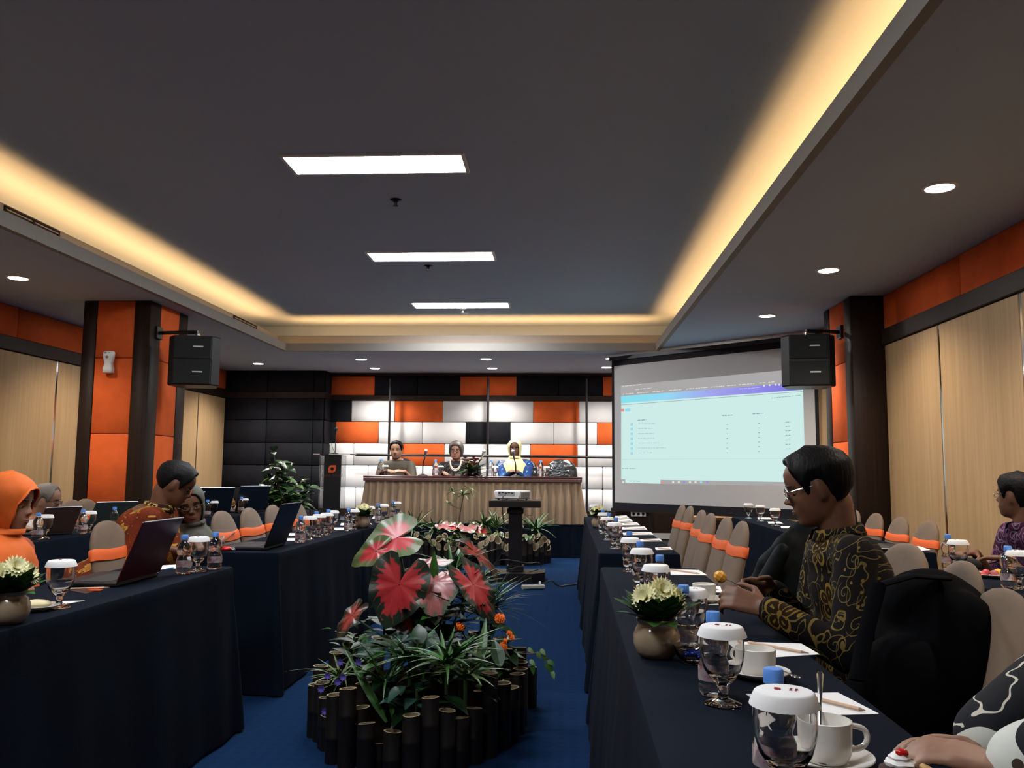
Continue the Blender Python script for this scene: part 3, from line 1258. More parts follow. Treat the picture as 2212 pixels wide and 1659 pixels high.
def emblem(parent, loc, R, s, m, nm='emblem'):
    """square badge with two rounded corners and a round hole"""
    out, inn = [], []
    N = 32
    for i in range(N):
        a = 2*PI*i/N
        ca, sa = math.cos(a), math.sin(a)
        r_sq = 1/max(abs(ca), abs(sa))
        rounded = (ca < 0 and sa > 0) or (ca > 0 and sa < 0)
        rr = 1.0 if rounded else min(r_sq, 1.36)
        rr = 1.02 if rounded else r_sq
        out.append(V((rr*ca*s, rr*sa*s, 0)))
        inn.append(V((.46*ca*s, .46*sa*s, 0)))
    b = MB()
    e = V((0, 0, .0012 if s < .03 else .003))
    rs = [[p for p in inn], [p for p in out], [p+e for p in out], [p+e for p in inn], [p for p in inn]]
    rs = [[V(loc)+R @ p for p in r] for r in rs]
    b.rings(rs, True, False, False)
    return b.build(nm, m, parent, False)


M_LOGO = mat('orange_print', (.45, .06, .02), .5)
M_LOGO2 = mat('dull_orange_print', (.07, .02, .014), .5)
RF = frame((1, 0, 0), (0, 0, 1))
emblem(t, (0, -.0125, at(718, 1013, 12.35).z-ST), RF, .055, M_LOGO)
text('lettering', 'atria hotel', .075, M_LOGO2, t, (0, -.014, at(718, 1027, 12.35).z-ST), RF)
# microphone on the lectern
t = thing('microphone_stand', 'gooseneck microphone on a little base upon the lectern', 'microphone', (at(722, 978, 12.45).x, 12.5, ST+LZ+.006))
b = MB()
b.lathe([(.07, 0), (.07, .006), (.012, .02)], n=18)
b.build('base', M_BLACKM, t)
b = MB()
b.tube([(0, 0, .01), (0, 0, .2), (-.005, 0, .28), (.01, -.02, .33)], .006, 8)
b.tube([(-.005, .01, .02), (-.04, .01, .08), (-.075, .01, .2)], .003, 6)
b.build('gooseneck', M_BLACKM, t)
b = MB()
b.cap((.01, -.02, .33), (.02, -.05, .37), .02, .024)
b.build('microphone_head', M_BLACK, t)
o = MB()
p = at(755, 983, 12.4)
o.box((0, 0, 0), (.2, .28, .006))
tag(o.build('program_sheet', M_PAPER, None, False, loc=(LX+wd+.05, 12.52, ST+LZ+.0105)), 'pale papers lying on the right side of the lectern', 'paper')

# ------------------------------------------------------------------ microphones on the head table
def mic(px, pybase, tilt, label, hgt=.34, Y=12.4):
    p = at(px, pybase, Y)
    t = thing('table_microphone', label, 'microphone', (p.x, Y, HZ), 0, 'microphones on the head table')
    b = MB()
    b.lathe([(.075, 0), (.07, .012), (.02, .028), (.012, .04)], n=20)
    b.build('base', M_BLACKM, t)
    b = MB()
    b.tube([(0, 0, .03), (0, 0, hgt*.55), (tilt*.2, -.01, hgt*.8), (tilt*.6, -.02, hgt)], .009, 8)
    b.build('stem', M_BLACKM, t)
    b = MB()
    b.tube([(tilt*.6, -.02, hgt), (tilt*.95, -.05, hgt+.08)], [.012, .019], 10)
    b.build('handle', M_METAL, t)
    b = MB()
    b.ell((tilt*1.05, -.057, hgt+.1), .029)
    b.build('microphone_head', mat('mic_mesh', (.6, .6, .58), .35, .8), t)
    return t


mic(913, 1028, .05, 'microphone on a round base between the olive-shirted man and the necklace woman', .26)
mic(1032, 1028, .09, 'microphone leaning over the flower arrangement', .26)
mic(1114, 1028, -.04, 'microphone held up before the yellow-scarfed woman', .26, 12.34)

# flower arrangement on the head table
t = thing('flower_arrangement', 'low dark-red and green flower arrangement on the head table', 'flowers', (at(1020, 1028, 12.36).x, 12.40, HZ))
rnd = random.Random(3)
b = MB()
b.lathe([(.05, 0), (.09, .03), (.08, .05), (.03, .05)], n=16)
b.build('bowl', M_BLACK, t)
M_DRED = mat('dark_red_petal', (.17, .03, .035), .5)
M_GOLDP = mat('gold_petal', (.50, .30, .10), .5)


def blade(b, p, d, L, w, up, n=5, curl=.3, fold=.15):
    """a leaf blade: mid-line from p along d, bending by curl against up"""
    d = V(d).normalized()
    up = V(up)
    up = (up-d*up.dot(d)).normalized()
    side = d.cross(up)
    rs = []
    for i in range(n+1):
        q = i/n
        c = V(p)+d*(L*q)+up*(-curl*L*q*q)
        ww = w*math.sin(PI*min(.97, .06+.94*q)**.8)
        rs.append([c-side*ww+up*fold*ww, c, c+side*ww+up*fold*ww])
    b.rings(rs, False, False, False)


for k in range(34):
    a = rnd.uniform(0, 2*PI)
    el = rnd.uniform(.1, 1.3)
    b = MB()
    blade(b, (0, 0, .05), (math.cos(a), math.sin(a)*.7, el), rnd.uniform(.18, .30), .042, (0, 0, 1), curl=.4)
    b.build('leaf', (M_GREEN3, M_TEAL, M_GREEN, mat('silver_leaf', (.28, .32, .26), .5))[k % 4], t)
for k in range(26):
    a = rnd.uniform(0, 2*PI)
    q = V((math.cos(a)*rnd.uniform(.02, .17), math.sin(a)*.09, rnd.uniform(.1, .27)))
    b = MB()
    for j in range(6):
        aa = j*PI/3
        blade(b, q, (math.cos(aa), math.sin(aa), .6), .07, .024, (0, 0, 1), 3, .2)
    b.build('flower', (M_DRED, M_GOLDP, M_DRED)[k % 3], t)

# ------------------------------------------------------------------ projection screen
A = V((.695, 11.65, 0))       # left edge (outer)
B = V((2.865, 9.64, 0))       # right edge (outer)
sx = (B-A).normalized()
sn = V((sx.y, -sx.x, 0))
if sn.y > 0:
    sn = -sn


def scr(px, py):
    """where the sight line through a point of the photograph meets the screen plane: (along, height)"""
    d = pray(px, py)
    t_ = (A-V((0, 0, EYE))).dot(sn)/d.dot(sn)
    p = V((0, 0, EYE))+d*t_
    return (p-A).dot(sx), p.z


W_ = (B-A).length
zt, zb = scr(1322, 780)[1], scr(1322, 1092)[1]
RS = frame(sx, (0, 0, 1))
if (RS @ V((0, 0, 1))).dot(sn) < 0:
    RS = frame(sx, (0, 0, 1))
scrn = thing('projection_screen', 'large projection screen with black border, set at an angle at the right of the stage', 'screen', tuple(A))
def sq(b, u0, u1, v0, v1, off, th=.004):
    c_ = sx*((u0+u1)/2)+V((0, 0, (v0+v1)/2))+sn*(off+th/2)
    b.box(c_, (abs(u1-u0), abs(v1-v0), th), RS)
li = scr(1327, 900)[0]
ri = scr(1763, 950)[0]
ti = scr(1326, 791)[1]
bi = scr(1330, 1085)[1]
print('screen', W_, zt, zb, li, ri, ti, bi)
b = MB()
sq(b, li, ri, bi, ti, -.004, .004)
b.build('screen_cloth', mat('screen_cloth', (.55, .54, .53), .8), scrn, False)
b = MB()
sq(b, 0, li, zb-.04, zt, -.006, .012)
sq(b, ri, W_, zb-.04, zt, -.006, .012)
sq(b, li, ri, ti, zt, -.006, .012)
sq(b, li, ri, zb-.04, bi, -.006, .012)
b.build('black_border', mat('screen_border', (.004, .004, .008), .8), scrn, False)
b = MB()
sq(b, -.03, W_+.03, zt, zt+.05, -.03, .06)
b.build('case', M_BLACK, scrn, False)
b = MB()
sq(b, -.02, W_+.02, zb-.07, zb-.03, -.015, .03)
b.build('weight_bar', M_BLACK, scrn, False)
for u in (.6, W_-.9):
    b = MB()
    b.tube([sx*u-sn*.04+V((0, 0, 0)), sx*u-sn*.04+V((0, 0, zt+.02))], .016, 10)
    for k in (-1, 1):
        b.tube([sx*u-sn*.04+V((0, 0, .3)), sx*(u+k*.3)-sn*(.04+.1)+V((0, 0, .02))], .012, 8)
    b.build('stand_pole', M_BLACKM, scrn)

# projected picture
pl, ptop = scr(1342, 832)
pr_ = scr(1736, 950)[0]
pbot = scr(1342, 1037)[1]
def gradmat():
    T = NT('projected_banner')
    T.t.nodes.remove(T.b)
    tc = T.n('ShaderNodeTexCoord')
    s_ = T.n('ShaderNodeSeparateXYZ')
    T.put(s_.inputs[0], tc.outputs['Object'])
    f = T.M('DIVIDE', T.M('SUBTRACT', s_.outputs[0], sx.x*pl), sx.x*(pr_-pl))
    r = T.n('ShaderNodeValToRGB')
    T.put(r.inputs[0], f)
    e = r.color_ramp.elements
    e[0].position, e[0].color = 0, (.23, .75, .84, 1)
    e[1].position, e[1].color = 1, (.20, .16, .72, 1)
    k = e.new(.28)
    k.color = (.30, .68, .90, 1)
    k = e.new(.55)
    k.color = (.36, .36, .84, 1)
    em = T.n('ShaderNodeEmission')
    T.put(em.inputs[0], r.outputs[0])
    em.inputs[1].default_value = 1
    T.t.links.new(em.outputs[0], T.t.nodes['Material Output'].inputs[0])
    return T.m
E_PAGE = emis('projected_page', (.66, .90, .86), .93)
E_BAR = emis('projected_toolbar', (.40, .39, .39), 1.)
E_TXT = emis('projected_dark_text', (.18, .26, .28), 1.)
E_LT = emis('projected_light_text', (.72, .72, .70), 1.)
E_CY = emis('projected_cyan', (.30, .70, .85), 1.)
E_RD = emis('projected_red', (.75, .30, .26), 1.)
E_VI = emis('projected_violet', (.30, .28, .78), 1.)
pic = thing('projected_page', 'projected web page with a cyan to violet banner and a table of entries', 'projection', tuple(A))
def quad(nm, m, P4, off=.002):
    vs = []
    for (x, y) in P4:
        u, v = scr(x, y)
        vs.append(sx*u+V((0, 0, v))+sn*off)
    b = MB()
    b.add(vs, [(0, 1, 2, 3)])
    return b.build(nm, m, pic, False)
quad('toolbar', E_BAR, [(1341, 833), (1734, 796), (1735, 826), (1341, 856)])
quad('banner', gradmat(), [(1341, 856), (1735, 825), (1736, 842), (1342, 871)])
quad('page', E_PAGE, [(1342, 871), (1735, 842), (1740, 1042), (1342, 1035)])
quad('page', E_PAGE, [(1351, 1034), (1427, 1035), (1427, 1045), (1351, 1043)], .003)
quad('taskbar', E_BAR, [(1342, 1034), (1740, 1041), (1740, 1051), (1342, 1044)], .001)
quad('page_rule', E_TXT, [(1342, 874.4), (1736, 845.2), (1736, 846), (1342, 875.2)], .004)
quad('page_rule', emis('faint_rule', (.45, .68, .66), 1), [(1342, 992), (1700, 990), (1700, 990.7), (1342, 992.7)], .004)
quad('button', E_RD, [(1341.5, 883), (1348.5, 882.5), (1348.5, 889), (1341.5, 889.5)], .004)
quad('button', E_CY, [(1350.5, 882.5), (1362, 881.8), (1362, 888.5), (1350.5, 889)], .004)
def dashes(m, x0, x1, y0, y1, h=1.2, gap=3, seed=0):
    r_ = random.Random(seed)
    b = MB()
    x = x0
    while x < x1-1:
        w_ = min(r_.uniform(3, 9), x1-x)
        vs = []
        for (xx, s_) in ((x, 0), (x+w_, 0), (x+w_, 1), (x, 1)):
            yy = y0+(y1-y0)*(xx-x0)/max(1, x1-x0)+s_*h
            u, v = scr(xx, yy)
            vs.append(sx*u+V((0, 0, v))+sn*.005)
        b.add(vs, [(0, 1, 2, 3)])
        x += w_+r_.uniform(1, 2)
    b.build('text_line', m, pic, False)
dashes(E_LT, 1345, 1386, 834, 830, 1.3, seed=1)
dashes(E_LT, 1373, 1408, 841, 837.5, 1.3, seed=2)
for i, (x0, x1) in enumerate(((1345, 1371), (1377, 1404), (1410, 1438), (1445, 1475), (1482, 1500), (1503, 1530), (1535, 1565), (1571, 1590), (1596, 1630), (1640, 1654), (1660, 1676), (1688, 1698))):
    y0 = 851-(x0-1345)*.0815
    dashes(E_LT, x0, x1, y0, y0-(x1-x0)*.0815, 1.5, seed=3+i)
dashes(emis('lilac_text', (.6, .6, .9), 1), 1597, 1642, 840, 836.5, 1.1, seed=20)
for k, (x, y) in enumerate(((1651, 833), (1663, 832), (1676, 831), (1684, 831), (1693, 830))):
    quad('icon', E_LT, [(x-1.8, y-2), (x+1.8, y-2.3), (x+1.8, y+2), (x-1.8, y+2)], .005)
b = MB()
dashes(E_TXT, 1667, 1730, 859.5, 853.5, 1., seed=31)
dashes(E_TXT, 1561, 1583, 897, 896, 1.3, seed=32)
dashes(E_TXT, 1626, 1653, 893.5, 891.5, 1.3, seed=33)
dashes(E_TXT, 1378, 1397, 907, 906, 1.3, seed=34)
ry = [915.5, 925.5, 936, 946.5, 957, 967.5, 978]
ln_ = [37, 31, 34, 35, 45, 61, 33]
for i, y in enumerate(ry):
    dashes(emis('mid_text', (.34, .48, .5), 1), 1379, 1379+ln_[i], y, y-.5, 1.0, seed=40+i)
    quad('checkbox', E_CY, [(1362.5, y-1.5), (1367.5, y-1.5), (1367.5, y+4), (1362.5, y+4)], .004)
    dashes(E_TXT, 1570, 1573, y+1-i*.2, y+1-i*.2, 1.1, seed=50+i)
    dashes(E_TXT, 1638, 1642, y-1-i*.4, y-1-i*.4, 1.1, seed=60+i)
    dashes(E_TXT, 1697, 1708, y-4.-i*.8, y-4.4-i*.8, 1.1, seed=70+i)
dashes(E_TXT, 1344, 1374, 1011, 1011.4, 1., seed=80)
dashes(E_TXT, 1360, 1384, 1038.5, 1039, 1., seed=81)
for k, (x, m_) in enumerate(((1346.5, E_LT), (1432, E_RD), (1454.5, E_LT), (1467, E_LT), (1478, E_VI), (1491, E_LT), (1503, E_LT), (1515, E_CY), (1528, E_VI))):
    quad('icon', m_, [(x-2.3, 1038.8), (x+2.3, 1038.9), (x+2.3, 1043.6), (x-2.3, 1043.5)], .005)
# the projector's light thrown back by the cloth also lights the room a little
# wall things under the screen
p = at(1379, 1110, BW-.12)
t = thing('wall_socket', 'white triple wall socket below the screen', 'socket', (at(1379, 1110, 12.4).x, 12.4, at(1379, 1110, 12.4).z))
b = MB()
b.box((0, 0, 0), (.215, .02, .075), None, .006)
b.build('plate', M_WHITE, t, True)
for k in (-1, 0, 1):
    b = MB()
    b.lathe([(.024, 0), (.024, .004), (.018, .004), (.017, -.003)], (k*.068, -.01, 0), 16, R=Matrix.Rotation(PI/2, 3, 'X'))
    b.build('outlet', mat('socket_hole', (.25, .25, .25), .5), t)
b = MB()
b.boxb(.78, RR-.05, 12.41, 12.45, 0, .78, .004)
o = b.build('baseboard_back', M_DWOOD, None, False)
o['kind'] = 'structure'
t_ = at(1364, 1101, 12.38)
b = MB()
b.box((0, 0, 0), (.55, .04, .045), None, .006)
tag(b.build('cable_duct', M_WHITE, None, loc=t_), 'white horizontal cable duct under the left corner of the screen', 'cable duct')
b = MB()
q0, q1 = at(1520, 1108, 10.9), at(1640, 1117, 10.2)
b.boxb(-.6, .6, -.2, .2, -.04, 0, .004)
o = b.build('ledge', M_LWOOD, None, False, loc=(2.15, 10.9, .66))
tag(o, 'pale wooden shelf top behind the three far goblets', 'shelf')
b = MB()
b.boxb(-.01, .01, -.2, .2, 0, .64)
# low grey case
b = MB()
b.box((0, 0, .25), (.72, .8, .5), None, .01)
o = b.build('equipment_case', mat('grey_case', (.10, .095, .085), .6), None, loc=(1.05, 9.55, 0))
tag(o, 'low dark case with a grey lid at the end of the right aisle table', 'case')
b = MB()
b.box((0, 0, .506), (.74, .82, .012), None, .004)
b.build('lid', mat('grey_lid', (.17, .16, .145), .7), o)

# ------------------------------------------------------------------ speakers
def speaker(px, py, X, Y, rz, label, arm_to):
    z1 = at(px, py, Y).z
    t = thing('loudspeaker', label, 'loudspeaker', (X, Y, z1), rz)
    w2, d2, h2 = .235, .18, .235
    prof = [(-w2+.06, -d2), (w2-.06, -d2), (w2, -d2+.09), (w2*.72, d2), (-w2*.72, d2), (-w2, -d2+.09)]
    b = MB()
    rs = []
    for z, k in ((-h2, .97), (-h2+.012, 1), (h2-.012, 1), (h2, .97)):
        rs.append([V((x*k, y*k, z)) for x, y in prof])
    b.rings(rs)
    b.build('cabinet', M_BLACK, t, True, 30)
    for zz, nm in ((.12, 'grille'), (-.12, 'grille')):
        b = MB()
        b.box((0, -d2-.004, zz), (2*w2-.13, .014, .215), None, .008)
        b.build(nm, mat('speaker_grille', (.010, .014, .016), .75, bump=.6, bump_scale=500), t, True)
        b = MB()
        b.box((.05, -d2-.013, zz+.01), (.09, .004, .012))
        b.build('badge', mat('silver_badge', (.8, .8, .8), .3), t, False)
    b = MB()
    b.tube([(0, .02, h2), (0, .02, h2+.05)], .022, 10)
    b.build('swivel', M_CHROME, t)
    # arm, in world axes turned into the speaker's own frame
    Ri = Matrix.Rotation(-rz, 3, 'Z')
    e = Ri @ V((arm_to[0]-X, arm_to[1]-Y, 0))
    b = MB()
    s0 = V((0, .02, h2+.065))
    b.tube([s0, V((e.x, e.y, s0.z))], .018, 8)
    b.box(V((e.x, e.y, s0.z)), (.04, .12, .12), Ri, .006)
    b.build('wall_arm', M_BLACKM, t)
    return t


speaker(414, 783, -3.52, 7.95, .22, 'black two-way loudspeaker hung from the left column', (-3.945, 8.02))
speaker(1752, 783, 2.27, 7.95, -.16, 'black two-way loudspeaker hung from the right column', (2.615, 8.05))

# air freshener
p = at(238, 783, 7.85)
t = thing('air_freshener', 'white air freshener dispenser on the orange column panel', 'air freshener', (p.x, 7.86, p.z))
b = MB()
rs = []
for z, wd_, d_ in ((-.105, .045, .055), (-.1, .05, .065), (-.06, .05, .07), (-.01, .036, .06), (.04, .05, .075), (.09, .052, .075), (.105, .04, .055)):
    rs.append([V((wd_*math.copysign(abs(math.cos(a))**.6, math.cos(a)), -d_/2+d_/2*math.copysign(abs(math.sin(a))**.6, math.sin(a)), z)) for a in [2*PI*j/20 for j in range(20)]])
b.rings(rs)
b.build('housing', M_WHITE, t, True, 60)
b = MB()
b.lathe([(.014, 0), (.014, .003), (.010, .003)], (0, -.073, .045), 14, R=Matrix.Rotation(PI/2, 3, 'X'))
b.build('nozzle', mat('grey_nozzle', (.2, .2, .2), .5), t)
b = MB()
b.box((-.015, -.075, .085), (.02, .004, .008))
b.box((.02, -.075, .085), (.006, .004, .006))
b.build('indicator', mat('grey_mark', (.15, .15, .15), .5), t, False)

# ------------------------------------------------------------------ projector stand and projector
bx_, by_ = -.508, 9.62
t = thing('projector_stand', 'dark wooden pedestal stand carrying the projector in the aisle', 'stand', (bx_, by_, 0))
hz = at(1114, 1080, by_).z
b = MB()
b.boxb(-.285, .285, -.22, .22, hz-.075, hz, .006)
b.build('top', mat('stand_wood', (.008, .005, .005), .35), t, True)
b = MB()
b.boxb(-.075, .075, -.075, .075, .1, hz-.075, .008)
b.boxb(-.092, .092, -.092, .092, hz-.15, hz-.09, .006)
b.boxb(-.095, .095, -.095, .095, .1, .165, .006)
b.build('column', mat('stand_wood2', (.009, .007, .008), .3), t, True)
b = MB()
P8 = [V((-.33, -.12, 0)), V((-.2, -.27, 0)), V((.2, -.27, 0)), V((.33, -.12, 0)), V((.33, .2, 0)), V((-.33, .2, 0))]
b.prism(P8, (0, 0, .0), (0, 0, .1))
b.build('base', mat('stand_wood', (.008, .005, .005), .35), t, True)
b = MB()
b.tube([(.1+.045*math.cos(a)+.06, -.05, hz-.21+.045*math.sin(a)) for a in [2*PI*j/20 for j in range(21)]], .004, 6)
b.tube([(.09, -.05, hz-.21), (.075, -.04, hz-.21)], .008, 6)
b.build('hook_ring', mat('ring_plastic', (.55, .55, .5), .4), t)
t2 = thing('projector', 'white data projector standing on the dark pedestal', 'projector', (at(1107, 1068, by_).x, by_+.02, hz+.012), -.5)
b = MB()
b.box((0, 0, .047), (.34, .26, .094), None, .014)
b.build('housing', M_WHITE, t2, True, 40)
b = MB()
b.box((.0, -.131, .06), (.22, .004, .045))
b.build('connector_panel', mat('grey_panel', (.35, .36, .37), .5), t2, False)
for k in range(5):
    b = MB()
    b.box((-.09+.042*k, -.134, .065+.006*(k % 2)), (.025, .005, .012))
    b.build('port', M_BLACK, t2, False)
for k in range(9):
    b = MB()
    b.box((.171, -.085+.02*k, .045), (.004, .009, .06))
    b.build('vent_slot', mat('vent_dark', (.12, .12, .12), .6), t2, False)
b = MB()
b.lathe([(.04, 0), (.04, .03), (.03, .03)], (-.08, .13, .05), 18, R=Matrix.Rotation(-PI/2, 3, 'X'))
b.build('lens', M_BLACK, t2)
for sx_, sy_ in ((-1, -1), (1, -1), (1, 1), (-1, 1)):
    b = MB()
    b.tube([(sx_*.13, sy_*.09, -.012), (sx_*.13, sy_*.09, .002)], .012, 8)
    b.build('foot', M_BLACK, t2)


def cord(pts, r, m, label, name='extension_cable', smooth=3):
    P = [V(p) for p in pts]
    for _ in range(smooth):
        q = [P[0]]
        for a, b_ in zip(P, P[1:]):
            q += [a*.75+b_*.25, a*.25+b_*.75]
        q.append(P[-1])
        P = q
    b = MB()
    b.tube(P, r, 6)
    return tag(b.build(name, m, None), label, 'cord')


b0 = t2.location
cord([(b0.x-.07, b0.y-.17, hz+.06), (b0.x-.1, b0.y-.25, hz+.04), (b0.x-.1, b0.y-.245, hz-.1), (b0.x-.06, b0.y-.23, hz-.4), (b0.x-.1, b0.y-.26, .3), (b0.x-.2, b0.y-.2, .15), (b0.x-.12, b0.y-.25, .11)],
     .006, M_BLACK, 'thin black cable hanging down behind the projector stand')
cord([(bx_-.25, by_-.1, .105), (bx_-.22, by_-.05, .22), (bx_-.05, by_-.14, .24), (bx_+.15, by_-.12, .19), (bx_+.27, by_-.12, .22), (bx_+.3, by_-.1, .14), (bx_+.16, by_-.15, .108)],
     .006, M_BLACK, 'black cable looped over the base of the projector stand')
cord([on(1171, 1266, .03), on(1190, 1250, .1), on(1205, 1268, .01), on(1230, 1263, .01), on(1262, 1262, .01), (.9, 9.35, .01)], .007, M_BLACK, 'black power cable running from the power strip to the right')
p = on(1152, 1266, .03)
t = thing('power_strip', 'beige power strip leaning on the foot of the projector stand', 'power strip', (p.x, p.y-.03, .0), .25)
b = MB()
b.box((0, 0, .027), (.24, .055, .04), None, .008)
b.build('body', mat('beige_plastic', (.35, .33, .28), .5), t, True)
for k in range(3):
    b = MB()
    b.lathe([(.019, .047), (.019, .05), (.012, .05)], (-.07+.06*k, 0, 0), 12)
    b.build('outlet', mat('beige_dark', (.2, .19, .17), .5), t)
b = MB()
b.lathe([(.012, .05), (.012, .075), (.004, .08)], (.07, 0, 0), 10)
b.build('switch', M_WHITE, t)
# ------------------------------------------------------------------ table ware
LIDZ = .134
def goblet_proto(detail=True, printed=False):
    t = thing('water_goblet', '', 'glass')
    b = MB()
    out = [(.0355, 0), (.036, .003), (.026, .007), (.011, .013), (.0085, .022), (.0105, .034), (.014, .04), (.026, .052), (.036, .068), (.0415, .088), (.0435, .105), (.0425, .125), (.041, .14)]
    inn = [(.0392, .14), (.0405, .125), (.0415, .105), (.0395, .088), (.034, .070), (.022, .056), (.005, .050)]
    b.lathe(out+inn, n=26 if detail else 14)
    b.build('bowl', M_GLASS, t, True, 60)
    b = MB()
    n = 72 if detail else 24
    rs = []
    for r, z, f in ((.0475, LIDZ-.003, 1), (.0455, LIDZ+.003, 1), (.0405, LIDZ+.0145, .8), (.0385, LIDZ+.0165, 0), (.037, LIDZ+.017, 0)):
        rs.append([V(((r+.0007*f*(1 if j % 2 else -1))*math.cos(2*PI*j/n), (r+.0007*f*(1 if j % 2 else -1))*math.sin(2*PI*j/n), z)) for j in range(n)])
    b.rings(rs, True, False, True)
    o = b.build('paper_cover', M_PAPER, t, True, 60)
    if printed:
        R = frame((.45, -.9, 0), (.9, .45, 0))
        R = frame((-.35, -.94, 0), (.94, -.35, 0))
        emblem(o, (-.008, .006, LIDZ+.0172), R, .0045, mat('dark_red_print', (.30, .03, .03), .6), 'emblem')
        text('lettering', 'atria\nhotel', .0075, mat('dark_red_print', (.30, .03, .03), .6), o, (.014, .003, LIDZ+.0175), R, .0002)
    return t


def bottle_proto(n=20):
    t = thing('water_bottle', '', 'bottle')
    b = MB()
    b.lathe([(.012, .003), (.022, .0), (.028, .002), (.0315, .010), (.0315, .022), (.0295, .026), (.0315, .030), (.0315, .062), (.029, .068), (.0255, .078), (.0285, .088), (.0315, .098),
             (.0305, .112), (.025, .126), (.017, .137), (.0125, .142), (.0125, .149)], n=n)
    b.build('body', M_WATER, t, True, 70)
    b = MB()
    b.lathe([(.0145, .146), (.0148, .149), (.0145, .164), (.013, .1665)], n=n)
    b.build('cap', M_BLUECAP, t, True, 40)
    T = mat('bottle_label', (.75, .78, .82), .5, noise_amt=.0, alpha=.4, col2=(.65, .22, .28), noise_scale=45)
    b = MB()
    b.lathe([(.0321, .032), (.0321, .060)], n=n, cap0=False, cap1=False)
    b.build('label', T, t, True)
    return t


G_ = goblet_proto(True, True)
gT = tree(G_)
Gs = goblet_proto(False)
gsT = tree(Gs)
B_ = bottle_proto()
bT = tree(B_)
used = {'g': G_, 's': Gs, 'b': B_}


def put(kind, tr, p, label, group, rz=0., sc=None):
    if kind in used:
        o = used.pop(kind)
        o.location = p
        o.rotation_euler = (0, 0, rz)
        if sc:
            o.scale = (sc, sc, sc)
        o['label'], o['group'] = label, group
        return o
    return dup(tr, p, rz, label, group, sc)


TZ = .7505
gg = 'goblets under paper covers on the right aisle tables'
bg = 'water bottles on the right aisle tables'
Rg = [((1700, 1737), (1676, 1700), 'nearest the camera, beside the cup with a spoon'),
      ((1562, 1522), (1543, 1501), 'between the flower pot and the nearer white cup'),
      ((1493, 1400), (1476, 1408), 'half hidden behind the yellow flowers'),
      ((1418, 1322), (1426, 1305), 'just beyond the flower pot'),
      ((1387, 1269), (1383, 1258), 'second beyond the flower pot'),
      ((1362, 1234), (1360, 1224), 'at the far corner of the nearest table'),
      ((1328, 1184), (1331, 1176), 'at the near corner of the second table'),
      ((1312, 1166), (1316, 1160), 'second on the second table'),
      ((1304, 1152), (1302, 1148), 'before the far flower pot, third on the second table')]
for i, (g_, b_, lab) in enumerate(Rg):
    put('g' if i < 3 else 's', gT if i < 3 else gsT, on(*g_, TZ), 'goblet under a white paper cover, '+lab, gg)
    if i != 2:
        put('b', bT, on(*b_, TZ), 'water bottle partnering the goblet '+lab, bg)
put('b', bT, on(1478, 1409, TZ), 'small water bottle with blue cap behind the yellow flowers', bg)
put('s', gsT, on(1284, 1126, TZ), 'goblet under a paper cover behind the far flower pot', gg)
lg = 'goblets under paper covers on the left aisle tables'
lb = 'water bottles on the left aisle tables'
put('g', gT, on(127, 1312, TZ), 'goblet under a white paper cover by the left flower pot', lg)
put('g', gT, on(427, 1234, TZ), 'goblet under a paper cover between two bottles near the corner of the left table', lg)
put('b', bT, on(396, 1240, TZ), 'small water bottle left of the goblet at the corner of the left table', lb)
put('b', bT, on(463, 1230, TZ), 'small water bottle at the corner of the left table, right of the goblet', lb)
for (gp, bp_, lab) in (((668, 1166), (648, 1173), 'just right of the open black laptop'), ((688, 1160), (682, 1158), 'second beyond the open black laptop'),
                       ((705, 1155), (708, 1151), 'third beyond the open black laptop'), ((718, 1147), None, 'fourth beyond the open black laptop'),
                       ((763, 1143), (752, 1147), 'left of the far left flower pot'), ((797, 1133), None, 'behind the far left flower pot'),
                       ((828, 1126), (817, 1129), 'right of the far left flower pot'), ((856, 1118), (848, 1120), 'last on the left aisle tables')):
    put('s', gsT, on(*gp, TZ), 'goblet under a paper cover, '+lab, lg)
    if bp_:
        put('b', bT, on(*bp_, TZ), 'small water bottle with blue cap, '+lab, lb)
og = 'goblets on the outer tables'
ob = 'bottles on the outer tables'
for px, py, lab in ((1617, 1120, 'first of three before the projection screen, from the left'), (1643, 1126, 'middle one of three before the projection screen'), (1675, 1136, 'third of three before the projection screen')):
    put('s', gsT, on(px, py, TZ), 'goblet under a paper cover, '+lab, og)
put('g', gT, on(2072, 1238, TZ), 'goblet under a paper cover near the fruit plate on the right outer table', og)
put('b', bT, on(2050, 1230, TZ), 'water bottle behind the goblet near the fruit plate', ob)
put('b', bT, on(2181, 1270, TZ), 'water bottle at the right edge of the picture beside the fruit plate', ob)
put('g', gT, on(2203, 1272, TZ), 'goblet under a paper cover cut by the right edge of the picture', og)
p = ax(80, 1165, -3.42)
for px, py, kind, lab in ((80, 1167, 'b', 'before the white-shirted man'), (97, 1160, 's', 'before the white-shirted man'), (177, 1150, 'b', 'left of the grey notebook computer'),
                          (192, 1148, 's', 'left of the grey notebook computer'), (245, 1147, 'b', 'before the grey notebook computer'),
                          (447, 1120, 'b', 'beyond the grey-scarfed woman'), (460, 1119, 's', 'beyond the grey-scarfed woman'), (520, 1117, 'b', 'between the two far dark laptops'), (526, 1115, 's', 'between the two far dark laptops')):
    q = ax(px, py, -3.42)
    q = V((-3.3 if px < 300 else -3.3, q.y*3.3/3.42, TZ))
    put(kind, gsT if kind == 's' else bT, q, ('goblet under a paper cover, ' if kind == 's' else 'water bottle with blue cap, ')+lab+' on the left outer table', og if kind == 's' else ob)
hg, hb = 'goblets on the head table', 'bottles on the head table'
